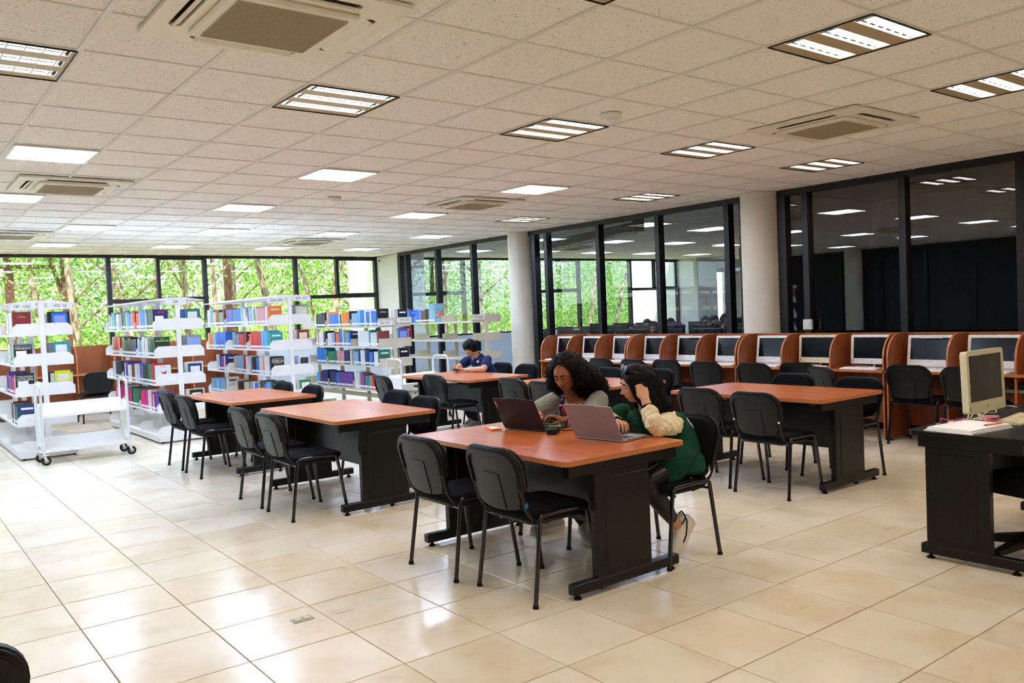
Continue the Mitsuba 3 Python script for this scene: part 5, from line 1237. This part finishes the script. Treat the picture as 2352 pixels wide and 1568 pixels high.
add('body', shape(body, 'm_skin', True, color=paint(body, SK2, H2, 1.0, (182, 104, 92))), t)
face_parts(t, H2, 1.0)
jk = trunk(1.12)+chain([(shR+shL)/2+[0.0, 0, 0.0], nb_], [0.105, 0.088])+loft([ell(pel, L1, U1, F1, (0.20, 0.145, 0.09)), ell((3.93, 3.49, 0.525), L1, U1, F1, (0.205, 0.15, 0.05))])
jk += chain([shL, shL*0.66+elL*0.34], [0.066, 0.070])+chain([shR, shR*0.8+elR*0.2], [0.075, 0.075])
jk += chain([hipL+[-0.02, -0.02, 0.035], hipL+[-0.13, -0.03, 0.0], hipL+[-0.19, -0.03, -0.045]], [0.100, 0.092, 0.070])
cut = m3.Manifold.hull_points(np.array([(3.45, 3.60, 0.5), (3.45, 3.66, 0.5), (3.45, 3.60, 1.1), (3.45, 3.70, 1.1), (3.89, 3.61, 0.5), (3.89, 3.64, 0.5), (3.84, 3.62, 1.1), (3.84, 3.69, 1.1)]))
jk = jk-cut-chain([nb_, (3.80, 3.66, 1.02)], [0.072, 0.09])
jm = wrinkle(organic(jk, 0.010, 10), 0.016, 8, 12, (0.8, 0.8, 2.6)); jm = wrinkle(jm, 0.007, 20, 5, (0.6, 0.6, 1.8))
jkey = add('jacket', shape(jm, 'm_green_wool', 50), t, None, 'dark green wool jacket body')
slv = chain([shL*0.70+elL*0.30, shL*0.4+elL*0.6+[0.01, -0.012, 0.0], elL+[0.012, -0.008, -0.002], elL*0.50+wrL*0.50], [0.077, 0.072, 0.054, 0.054])+chain([elL+[0.05, -0.012, 0.010], elL+[0.0, 0, 0.03]], [0.060, 0.058])
sm_ = wrinkle(organic(slv, 0.008, 8), 0.022, 15, 21, (1.4, 1, 0.8)); sm_ = wrinkle(sm_, 0.011, 32, 22)
v = sm_.vertices.copy(); v[:, 2] = np.maximum(v[:, 2], 0.7465); sm_.vertices = v
add('sleeve', shape(sm_, 'm_cream_sleeve', 60), jkey, None, 'cream leather-look sleeve')
slr = chain([shR*0.75+elR*0.25, shR*0.4+elR*0.6+[0.0, 0.01, 0], elR+[0, 0, 0.005], elR*0.3+wrR*0.7], [0.070, 0.064, 0.054, 0.044])
add('sleeve', shape(wrinkle(organic(slr, 0.011, 8), 0.010, 14, 31), 'm_cream_sleeve', 60), jkey, None, 'cream leather-look sleeve')
for el_, wr_, of_ in ((elL, wrL, 0.098), (elR, wrR, 0.062)):
    d = unit(wr_-el_); p0 = wr_-d*of_
    for a, b, m_, r in ((0.0, 0.016, 'm_black_knit', 0.043), (0.016, 0.026, 'm_white_knit', 0.0425), (0.026, 0.045, 'm_black_knit', 0.0405)):
        add('cuff', shape(tube([p0+d*(a-0.001), p0+d*(a+b)/2, p0+d*(b+0.001)], [r-0.001, r, r-0.001], 20), m_, 40), jkey)
add('hem_band', shape(tube(catmull([(3.93, 3.30, 0.475), (4.02, 3.335, 0.495), (4.095, 3.40, 0.53), (4.115, 3.455, 0.575), (4.12, 3.55, 0.58)], 6), 0.030, 10), 'm_black_knit', True), jkey)
add('hem_stripe', shape(tube(catmull([(3.95, 3.275, 0.485), (4.02, 3.305, 0.505), (4.085, 3.37, 0.545), (4.115, 3.435, 0.60), (4.125, 3.53, 0.615)], 6), 0.007, 8), 'm_white_knit', True), jkey)
add('zip_edge', shape(tube(catmull([(3.80, 3.625, 0.925), (3.825, 3.60, 0.86), (3.845, 3.575, 0.78)], 6), 0.005, 6), 'm_white_knit', True), jkey)
for p_ in ((3.80, 3.345, 0.545), (3.86, 3.315, 0.49)): add('snap', shape(ball(p_, 0.007, 1), 'm_chrome', True), jkey)
for ch_, at_ in (('A', (4.02, 3.49, 0.77)),):
    k_ = np.argmin(np.linalg.norm(jm.vertices-np.array(at_), axis=1)); n_ = jm.vertex_normals[k_]; up_ = unit(np.array((-0.2, 0.5, 0.6))-n_*(n_ @ np.array((-0.2, 0.5, 0.6))))
    add('back_letter', shape(text(ch_, 0.07, 0.005, True), 'm_white_knit', False), jkey, frame_m(jm.vertices[k_]+n_*0.002-up_*0.035, np.cross(up_, n_), up_))
shirt2 = trunk(1.0); sp_ = organic(shirt2, 0.02, 4); add('top', shape(sp_, 'm_cream_plastic', True), t, None, 'pale yellow striped top')
leg = chain([hipR, knR, knR*0.5+anR*0.5, anR+[0, 0, 0.06]], [0.086, 0.058, 0.054, 0.042])+chain([hipL, knL, knL*0.55+anL*0.45, anL*0.74+knL*0.26], [0.086, 0.060, 0.055, 0.041])+loft([ell(pel, L1, U1, F1, (0.178, 0.128, 0.085)), ell((3.93, 3.5, 0.55), L1, U1, F1, (0.178, 0.128, 0.07))])
add('leggings', shape(wrinkle(organic(leg, 0.012, 8), 0.003, 16, 2), 'm_leggings', True), t, None, 'shiny black leggings')
sd = unit((-0.64, -0.06, -0.62)); su = unit(np.array((-0.62, 0.0, 0.66)))
shoe(t, np.array((3.893, 3.388, 0.150)), sd, 'm_shoe_white', 'm_sole', up=su, stripe=True)
shoe(t, anR-[0, 0, 0.12], (-1, 0.05, 0), 'm_shoe_white', 'm_sole', stripe=True)
add('sock', shape(tube([anL+[0.012, 0, -0.015], anL+[-0.014, 0, 0.020]], [0.040, 0.038], 16), 'm_white_knit', True), t)
hv = lambda x, y, z: (H2 @ [x, y, z, 1])[:3]
cap = chain([hv(-0.008, 0, 0.030), hv(-0.032, 0, -0.01)], [0.098, 0.100], 28)+chain([hv(0.01, 0, 0.045), hv(-0.01, 0, 0.05)], [0.076, 0.084], 24)
opn = m3.Manifold.hull_points(np.array([hv(x, y, z) for x, y, z in [(0.028, 0.080, -0.2), (0.028, -0.080, -0.2), (0.3, 0.2, -0.2), (0.3, -0.2, -0.2), (0.036, 0.074, 0.02), (0.036, -0.074, 0.02), (0.3, 0.14, 0.07), (0.3, -0.14, 0.07), (0.062, 0.0, 0.078), (0.3, 0, 0.11)]]))
cap = cap-opn
tail = chain([hv(-0.05, 0.02, 0.03), hv(-0.085, 0.015, -0.03), (3.905, 3.62, 0.965), (3.935, 3.58, 0.90), (3.95, 3.55, 0.845)], [0.088, 0.084, 0.070, 0.054, 0.028])
for s in (-1, 1): tail += chain([hv(0.035, s*0.058, 0.06), hv(0.036, s*0.073, 0.0), hv(0.030, s*0.072, -0.06), hv(-0.005, s*0.070, -0.13)], [0.026, 0.024, 0.022, 0.026])
tail += chain([hv(-0.03, 0.07, 0.0), hv(-0.05, 0.075, -0.10), (3.90, 3.575, 0.90)], [0.045, 0.045, 0.036])
hm = organic(cap+tail, 0.010, 8); hm = wrinkle(hm, 0.004, 42, 6, (1, 1, 0.25))
hk = add('hair', shape(hm, 'm_hair_black', 60), t)
st, fi = trimesh.sample.sample_surface(hm, 260, seed=4); strands = []
for P, n in zip(st, hm.face_normals[fi]):
    q = trimesh.transform_points([P], np.linalg.inv(H2))[0]
    if q[0] > 0.03 and q[2] < 0.03: continue
    g = unit(np.array((0.55, -0.35, -0.75))-n*(n @ np.array((0.55, -0.35, -0.75)))) if q[0] < 0.02 else unit(np.array((0.3, -0.2, -1))-n*(n @ np.array((0.3, -0.2, -1.0))))
    s_ = np.linspace(0, 1, 6)[:, None]; strands.append(tube(P+n*0.001+s_*g*rc.uniform(0.03, 0.07)-s_**2*n*0.006, [0.0012]*5+[0.0005], 4, False))
add('strands', shape(cat(*strands), 'm_hair_black', True), hk, None, kind='stuff')
gl = thing('sunglasses', 'dark sunglasses pushed up on the hair of the woman in green', 'sunglasses')
for s in (-1, 1):
    ln = rrect(-0.026, 0.026, -0.021, 0.021, 0.014)
    M = frame_m(hv(0.050, s*0.031, 0.120), H2[:3, 1], unit(H2[:3, 2]*0.80-H2[:3, 0]*0.60))
    e = add('rim', shape(ext(ln.buffer(0.004).difference(ln), 0.004, -0.002), 'm_black_gloss', 30), gl, M)
    add('lens', shape(ext(ln, 0.0016, -0.0008), 'm_screen', 30), e, M)
    add('temple', shape(tube(catmull([hv(0.046, s*0.058, 0.120), hv(0.01, s*0.084, 0.10), hv(-0.05, s*0.090, 0.06)], 6), 0.0026, 6), 'm_black_gloss', True), gl)
add('bridge', shape(tube([hv(0.052, -0.008, 0.120), hv(0.054, 0, 0.123), hv(0.052, 0.008, 0.120)], 0.0025, 6), 'm_black_gloss', True), gl)

# ---- the person in navy ---------------------------------------------------------------------
t = thing('person', 'person with black hair in navy polo shirt bent over a phone', 'person')
SK3 = (204, 150, 122); t_skin[t] = SK3
H3 = axes((-0.88, 0.08, -0.50), 0.0); H3[:3, 3] = (6.47, 9.345, 1.065)
F1 = unit((-1, 0.0, 0)); L1 = np.array((0, -1.0, 0))
pel, wai, che, nb_ = (6.72, 9.33, 0.575), (6.74, 9.34, 0.70), (6.665, 9.37, 0.83), (6.58, 9.365, 0.93)
shR, shL = np.array((6.60, 9.555, 0.89)), np.array((6.63, 9.195, 0.885))
elR, wrR = np.array((6.42, 9.575, 0.80)), np.array((6.28, 9.435, 0.780))
elL, wrL = np.array((6.44, 9.01, 0.790)), np.array((6.285, 9.235, 0.777))
E = lambda s: loft([ell(pel, L1, U1, F1, (0.175*s, 0.12*s, 0.085)), ell(wai, L1, U1, F1, (0.15*s, 0.11*s, 0.07)), ell(che, L1, U1, F1, (0.165*s, 0.11*s, 0.07)), ell((shR+shL)/2, L1, U1, F1, (0.17*s, 0.07*s, 0.045))])
hipR, hipL = np.array((6.68, 9.42, 0.55)), np.array((6.68, 9.24, 0.55)); knR, knL = np.array((6.27, 9.44, 0.53)), np.array((6.27, 9.22, 0.53)); anR, anL = np.array((6.50, 9.44, 0.12)), np.array((6.42, 9.20, 0.12))
bodym = E(0.93)+chain([nb_, (6.53, 9.36, 0.99), H3[:3, 3]-H3[:3, 2]*0.05-H3[:3, 0]*0.02], [0.06, 0.053, 0.052])+chain([(shR+shL)/2, nb_], [0.08, 0.06])
bodym += chain([shR, elR, wrR], [0.05, 0.042, 0.028])+chain([shL, elL, wrL], [0.05, 0.042, 0.028])
for a, b, c in ((hipR, knR, anR), (hipL, knL, anL)): bodym += chain([a, b, c], [0.07, 0.05, 0.036])
bodym = as_man(organic(bodym, 0.016, 10))
hands = hand_man(wrR, (-0.75, -0.62, 0.15), (0.2, -0.4, 0.9), True, (0.6, 0.65, 0.7, 0.7), 0.8, 0.04)+hand_man(wrL, (-0.70, 0.68, 0.15), (0.2, 0.4, 0.9), False, (0.6, 0.65, 0.7, 0.7), 0.8, 0.04)
hands = as_man(organic(hands, 0.005, 4))
body = tm(bodym+hands+head_man(H3))
add('body', shape(body, 'm_skin', True, color=paint(body, SK3, H3, 1.0)), t)
face_parts(t, H3, 1.0)
po = E(1.13)+chain([shR, shR*0.45+elR*0.55], [0.068, 0.064])+chain([shL, shL*0.35+elL*0.65], [0.069, 0.066])+chain([(shR+shL)/2, nb_], [0.10, 0.078])
po = po-chain([nb_, (6.50, 9.35, 1.03)], [0.062, 0.085])
pk = add('polo_shirt', shape(wrinkle(organic(po, 0.012, 8), 0.016, 12, 15, (1, 1, 1.5)), 'm_navy', 50), t, None, 'navy blue short sleeved polo shirt')
add('badge', shape(cat(box(-0.03, 0.03, 0, 0.005, 0, 0.003), box(-0.03, 0.0, 0.008, 0.026, 0, 0.003), box(0.004, 0.028, 0.010, 0.018, 0, 0.003), box(-0.03, 0.03, 0.030, 0.034, 0, 0.003)), 'm_white_knit'), pk, frame_m((6.532, 9.27, 0.86), (0, -1, 0.05), (0.25, 0, 0.97)))
add('placket', shape(tube([(6.49, 9.36, 0.925), (6.53, 9.36, 0.875)], 0.006, 6), 'm_white_knit', True), pk)
trs = chain([hipR, knR, anR], [0.088, 0.066, 0.056])+chain([hipL, knL, anL], [0.088, 0.066, 0.056])+loft([ell(pel, L1, U1, F1, (0.185, 0.13, 0.09)), ell((6.70, 9.33, 0.56), L1, U1, F1, (0.185, 0.13, 0.07))])
add('trousers', shape(wrinkle(organic(trs, 0.018, 8), 0.005, 12, 2), 'm_trousers', True), t)
shoe(t, anR-[0, 0, 0.12], (-0.6, -0.3, 0), 'm_shoe_grey', 'm_sole'); shoe(t, anL-[0, 0, 0.12], (-0.9, -0.2, 0), 'm_shoe_grey', 'm_sole')
hv = lambda x, y, z: (H3 @ [x, y, z, 1])[:3]
cap = chain([hv(-0.008, 0, 0.032), hv(-0.026, 0, 0.0)], [0.094, 0.088], 28)
opn = m3.Manifold.hull_points(np.array([hv(x, y, z) for x, y, z in [(0.01, 0.085, -0.2), (0.01, -0.085, -0.2), (0.3, 0.2, -0.2), (0.3, -0.2, -0.2), (0.03, 0.085, 0.02), (0.03, -0.085, 0.02), (0.3, 0.14, 0.035), (0.3, -0.14, 0.035)]]))
cap = cap-opn+chain([hv(-0.10, 0, 0.02), hv(-0.13, -0.005, 0.0), hv(-0.145, -0.01, -0.06)], [0.03, 0.034, 0.016])
for i_, y in enumerate(np.linspace(-0.060, 0.060, 13)): cap += chain([hv(0.030, y*0.75, 0.100), hv(0.073-5*y*y, y*0.95, 0.066), hv(0.0865-7*y*y, y*1.02+0.005*(i_ % 3-1), 0.030-0.012*(i_ % 2))], [0.010, 0.0085, 0.003])
for s in (-1, 1): cap += chain([hv(0.02, s*0.070, 0.04), hv(0.030, s*0.074, 0.0), hv(0.03, s*0.074, -0.04)], [0.022, 0.018, 0.008])+chain([hv(0.045, s*0.058, 0.075), hv(0.060, s*0.060, 0.03), hv(0.055, s*0.066, -0.005)], [0.016, 0.014, 0.007])
add('hair', shape(wrinkle(organic(cap, 0.010, 6), 0.004, 40, 3, (1, 1, 0.4)), 'm_hair_black', 60), t)
ph = thing('phone', 'dark phone held in both hands by the person in navy', 'phone')
Mph = frame_m((6.222, 9.335, 0.792), (0.05, 1, 0), (0.75, 0, 0.45))
add('case', shape(cbox(-0.075, 0.075, -0.037, 0.037, -0.004, 0.004, 0.003), 'm_black_plastic', 30), ph, Mph)
add('screen', shape(box(-0.070, 0.070, -0.033, 0.033, 0.004, 0.0045), 'm_screen'), ph, Mph)
# ---------------------------------------------------------------- laptops and small things on the front table
def laptop(label, o, ang, lid, base, keyc, open_deg=118):
    """o: middle of the hinge on the table; local x runs from the hinge to the user, y along the hinge"""
    t = thing('laptop', label, 'laptop', 'open laptops on the front table')
    M = place(o[0], o[1], 0.745, ang)
    w, d = 0.18, 0.235
    b = add('base', shape(prism(sg.Polygon([(0.0, 0.004), (d, 0.004), (d+0.004, 0.010), (d, 0.016), (0.0, 0.018)]), 'y', -w, w), base, 30), t, M)
    keys = []
    for r in range(5):
        for c in range(14):
            x, y = 0.035+r*0.0185, -0.155+c*0.0238; keys.append(box(x-0.008, x+0.008, y-0.0105, y+0.0105, 0.0165, 0.0195))
    add('keys', shape(cat(*keys), keyc), b, M, kind='stuff')
    add('touchpad', shape(box(0.15, 0.22, -0.055, 0.055, 0.0160, 0.0172), keyc), b, M)
    for s in (-1, 1):
        for x in (0.05, 0.08, 0.105): add('port', shape(box(x, x+0.015, s*w-0.0004, s*w+0.0004, 0.008, 0.012), 'm_rubber'), b, M)
        for x in (0.02, d-0.03): add('foot', shape(box(x, x+0.02, s*(w-0.03)-0.012, s*(w-0.03)+0.012, 0.0, 0.0045), 'm_rubber'), b, M)
    A = M @ rotm([0, 1, 0], -(open_deg-90), (0.0, 0, 0.016)) @ place(0, 0, 0.016)
    l = add('lid', shape(xf(cat(ext(rrect(-w, w, 0.0, 0.232, 0.008), 0.006, 0.0), ext(sg.box(-0.06, 0.228, 0.06, 0.238), 0.006, 0.0)), frame_m((0.0, 0, 0), (0, -1, 0), (0, 0, 1))), lid, 30), t, A)
    add('display', shape(box(0.0002, 0.0012, -w+0.008, w-0.008, 0.012, 0.222), 'm_screen'), l, A)
    add('logo_plate', shape(box(-0.0068, -0.006, w-0.020, w-0.010, 0.165, 0.21), 'm_copper'), l, A, 'small copper coloured plate')
    return M
mat('m_copper', rgb(206, 130, 92), 0.4, 0.5)
mat('m_lid_dark', rgb(30, 17, 22), 0.42, 0.3)
mat('m_lid_silver', rgb(150, 142, 150), 0.38, 0.5, 0.35)
mat('m_base_silver', rgb(176, 178, 186), 0.38, 0.5, 0.4)
mat('m_keys', rgb(52, 54, 60), 0.6, 0.3)
laptop('dark maroon laptop open in front of the woman with curly hair', (3.392, 4.310), 10, 'm_lid_dark', 'm_keys', 'm_black_plastic')
laptop('silver grey laptop open in front of the woman in the varsity jacket', (3.408, 3.620), 8, 'm_lid_silver', 'm_base_silver', 'm_keys')
t = thing('charger', 'black charger brick between the two laptops with its cable', 'charger')
M = place(3.41, 4.045, 0.745, 35)
add('brick', shape(cbox(-0.05, 0.05, -0.032, 0.032, 0, 0.036, 0.006), 'm_black_plastic', 30), t, M)
add('cable', shape(tube(catmull([(3.45, 4.07, .762), (3.52, 4.06, .752), (3.60, 4.03, .750), (3.66, 4.01, .749), (3.70, 3.98, .75)], 8), 0.0035, 6), 'm_rubber', True), t)
t = thing('phone', 'phone in a coral red case lying left of the dark laptop', 'phone')
M = place(3.30, 4.535, 0.745, 70)
add('case', shape(ext(rrect(-0.075, 0.075, -0.038, 0.038, 0.01), 0.010, 0), 'm_coral', 30), t, M)
add('back_picture', shape(ext(rrect(-0.066, 0.066, -0.031, 0.031, 0.008), 0.001, 0.010), 'm_leafy', 30), t, M)
mat('m_coral', rgb(240, 92, 70), 0.5, 0.3)
mat('m_leafy', proc(lambda p, n, uv: mix(rgb(236, 240, 210), rgb(96, 170, 60), smoothstep(0.42, 0.55, noise(p.x*70, p.y*70, 2.0)))), 0.5, 0.3)
t = thing('string', 'short brown string curled beside the coral phone', 'string')
add('loop', shape(tube(catmull([(3.33, 4.50, .747), (3.28, 4.46, .747), (3.27, 4.40, .747), (3.31, 4.36, .748), (3.34, 4.38, .747), (3.36, 4.34, .748)], 8), 0.0014, 5), 'm_copper', True), t)
t = thing('pencil', 'small green and white pencil on the dark laptop keyboard', 'pencil')
add('body', shape(tube([(3.50, 4.20, .7695), (3.56, 4.14, .7695)], 0.004, 8), 'm_leafgreen', 30), t)
mat('m_leafgreen', rgb(150, 200, 120), 0.5, 0.3)
# ---------------------------------------------------------------- the neighbouring computer room: desks, monitors, students
def x_at(px, y): return at_px(px, y)
P_mon = Proto()
P_mon.add('housing', cat(cbox(-0.27, 0.27, -0.02, 0.02, 0.09, 0.41, 0.006)), 'm_black_plastic', 30)
P_mon.add('badge', box(-0.03, 0.03, -0.0212, -0.020, 0.25, 0.265), 'm_steel', False)
P_mon.add('stand', cat(cbox(-0.03, 0.03, 0.0, 0.03, 0.01, 0.25, 0.004), cbox(-0.12, 0.12, -0.07, 0.10, 0.0, 0.012, 0.004)), 'm_black_plastic', 30)
n_m = 0
for x, y0, y1, nm in ((10.15, 7.1, 12.6, 'nearest to the partition'), (12.15, 8.0, 14.2, 'second from the partition'), (14.3, 9.2, 15.6, 'third from the partition')):
    d = thing('computer_desk', f'long dark desk row in the neighbouring room, {nm}', 'desk', 'desk rows of the neighbouring room')
    add('top', shape(cbox(x-0.3, x+0.32, y0, y1, 0.715, 0.745, 0.005), 'm_black_top'), d)
    for y in np.linspace(y0+0.1, y1-0.1, 4): add('leg', shape(cbox(x-0.2, x+0.2, y-0.03, y+0.03, 0, 0.715, 0.005), 'm_black_metal'), d)
    for i, y in enumerate(np.arange(y0+0.4, y1-0.3, 0.78)):
        P_mon.put(thing('monitor', f'black monitor in the neighbouring room, row {nm}, {ORD[i]} from the right', 'monitor', 'black monitors of the neighbouring room'), place(x, y, 0.745, -90+6*math.sin(3*y)))
def student(label, px, pz_px, x, hair=(14, 14, 16), shirt=(40, 42, 50), turn=-100, skin=(170, 120, 92), cap=None):
    """a seated student; head top at the given picture row when standing at depth y"""
    y = x/(x_at(px, 1.0)); q = C_FWD*1+C_RIGHT*((px-1176)/FPX)+C_UP*((784-pz_px)/FPX); top = CAM[2]+q[2]/q[1]*y
    t = thing('person', label, 'person'); t_skin[t] = skin
    f = np.array((math.cos(math.radians(turn)), math.sin(math.radians(turn)), -0.25)); H = axes(f); H[:3, 3] = (x, y, top-0.125)
    F = unit((f[0], f[1], 0)); Lf = np.cross([0, 0, 1.0], F); b = np.array((x, y, 0))-F*0.08; z = top-0.125
    E_ = [ell(b+[0, 0, z-0.55], Lf, U1, F, (0.17, 0.12, 0.08)), ell(b+[0, 0, z-0.25], Lf, U1, F, (0.18, 0.11, 0.06)), ell(b+[0, 0, z-0.20], Lf, U1, F, (0.20, 0.08, 0.04))]
    sR, sL = b+Lf*-0.19+[0, 0, z-0.215], b+Lf*0.19+[0, 0, z-0.215]
    arms = m3.Manifold()
    eR, eL = sR+F*0.12+[0, 0, -0.22], sL+F*0.12+[0, 0, -0.22]; wR, wL = eR+F*0.22-Lf*-0.06, eL+F*0.22-Lf*0.06
    core = loft(E_)+chain([b+[0, 0, z-0.2], H[:3, 3]-[0, 0, 0.04]], [0.06, 0.052], 14)+chain([sR, eR, wR], [0.045, 0.036, 0.028], 12)+chain([sL, eL, wL], [0.045, 0.036, 0.028], 12)
    hips = b+[0, 0, z-0.58]
    low = lambda q: np.array((q[0], q[1], 0.05))
    for s in (-1, 1): core += chain([hips+Lf*0.09*s, hips+Lf*0.09*s+F*0.42, low(hips+Lf*0.09*s+F*0.42), low(hips+Lf*0.09*s+F*0.55)], [0.075, 0.055, 0.045, 0.045], 12)
    core += hand_man(wR, F+[0, 0, -0.15], (0, 0, -1), True)+hand_man(wL, F+[0, 0, -0.15], (0, 0, -1), False)
    bm = tm(as_man(organic(core, 0.03, 4))+as_man(HEAD_LO).transform(H[:3]))
    add('body', shape(bm, 'm_skin', True, color=np.tile(rgb(*skin), (len(bm.vertices), 1))), t)
    sh = loft([e+(e-e.mean(0))*0.10 for e in E_])+chain([sR, eR], [0.062, 0.055], 12)+chain([sL, eL], [0.062, 0.055], 12)
    sm2 = wrinkle(organic(sh, 0.03, 5), 0.008, 9, 3); add('shirt', shape(sm2, 'm_cloth', True, color=np.tile(rgb(*shirt), (len(sm2.vertices), 1))), t)
    lg = chain([hips+Lf*0.09, hips+Lf*0.09+F*0.42, low(hips+Lf*0.09+F*0.42)+[0, 0, 0.05]], [0.09, 0.07, 0.055], 12)+chain([hips-Lf*0.09, hips-Lf*0.09+F*0.42, low(hips-Lf*0.09+F*0.42)+[0, 0, 0.05]], [0.09, 0.07, 0.055], 12)
    add('trousers', shape(organic(lg, 0.04, 3), 'm_trousers', True), t)
    hh = chain([(H @ [-0.008, 0, 0.036, 1])[:3], (H @ [-0.03, 0, 0.0, 1])[:3]], [0.095, 0.095], 18)-m3.Manifold.hull_points(np.array([(H @ [a, b_, c, 1])[:3] for a, b_, c in [(0.02, 0.09, -0.2), (0.02, -0.09, -0.2), (0.3, 0.2, -0.2), (0.3, -0.2, -0.2), (0.03, 0.09, 0.04), (0.03, -0.09, 0.04), (0.05, 0, 0.075), (0.3, 0, 0.10), (0.3, 0.14, 0.05), (0.3, -0.14, 0.05)]]))
    hm_ = wrinkle(organic(hh, 0.012, 4), 0.013, 36, 3); add('hair' if cap is None else 'hood', shape(hm_, 'm_cloth', 50, color=None) if False else shape(hm_, 'm_hair' if cap is None else cap, 50), t)
HEAD_LO = head_mesh(4)
mat('m_maroon', rgb(96, 38, 62), 0.9, 0.1)
student('dark haired student behind monitors at the left of the neighbouring room', 1444, 740, 12.95, turn=-95)
student('student with tousled dark hair and glasses looking left behind the glass', 1483, 733, 12.9, turn=-140)
student('dark haired student in front of the one with glasses, chin hidden', 1497, 738, 11.0, turn=-150, shirt=(60, 70, 90))
student('dark haired student behind the maroon hooded one', 1537, 730, 15.0, turn=-100)
student('student in a maroon hood behind the glass', 1553, 738, 12.9, turn=-90, cap='m_maroon', shirt=(96, 38, 62))
student('dark haired student low in front of the maroon hood', 1549, 745, 10.95, turn=-60)
student('student with dark hair at the left of the pair before the glass door', 1616, 725, 15.0, turn=-120)
student('student with frowning face before the glass door', 1637, 724, 13.0, turn=-115, skin=(176, 128, 104))
student('student with dark rounded hair low before the glass door', 1636, 741, 10.9, turn=80)
student('student with bowl cut hair right of the glass door', 1664, 719, 12.9, turn=-100)
student('dark haired student half hidden by the last partition post', 1692, 730, 12.9, turn=-80)
student('tall student in dark shirt beside the wide column', 1709, 720, 14.9, turn=-85, shirt=(22, 22, 26))
student('grey capped student nearest to the wide column', 1700, 747, 10.95, turn=70, cap='m_trousers')
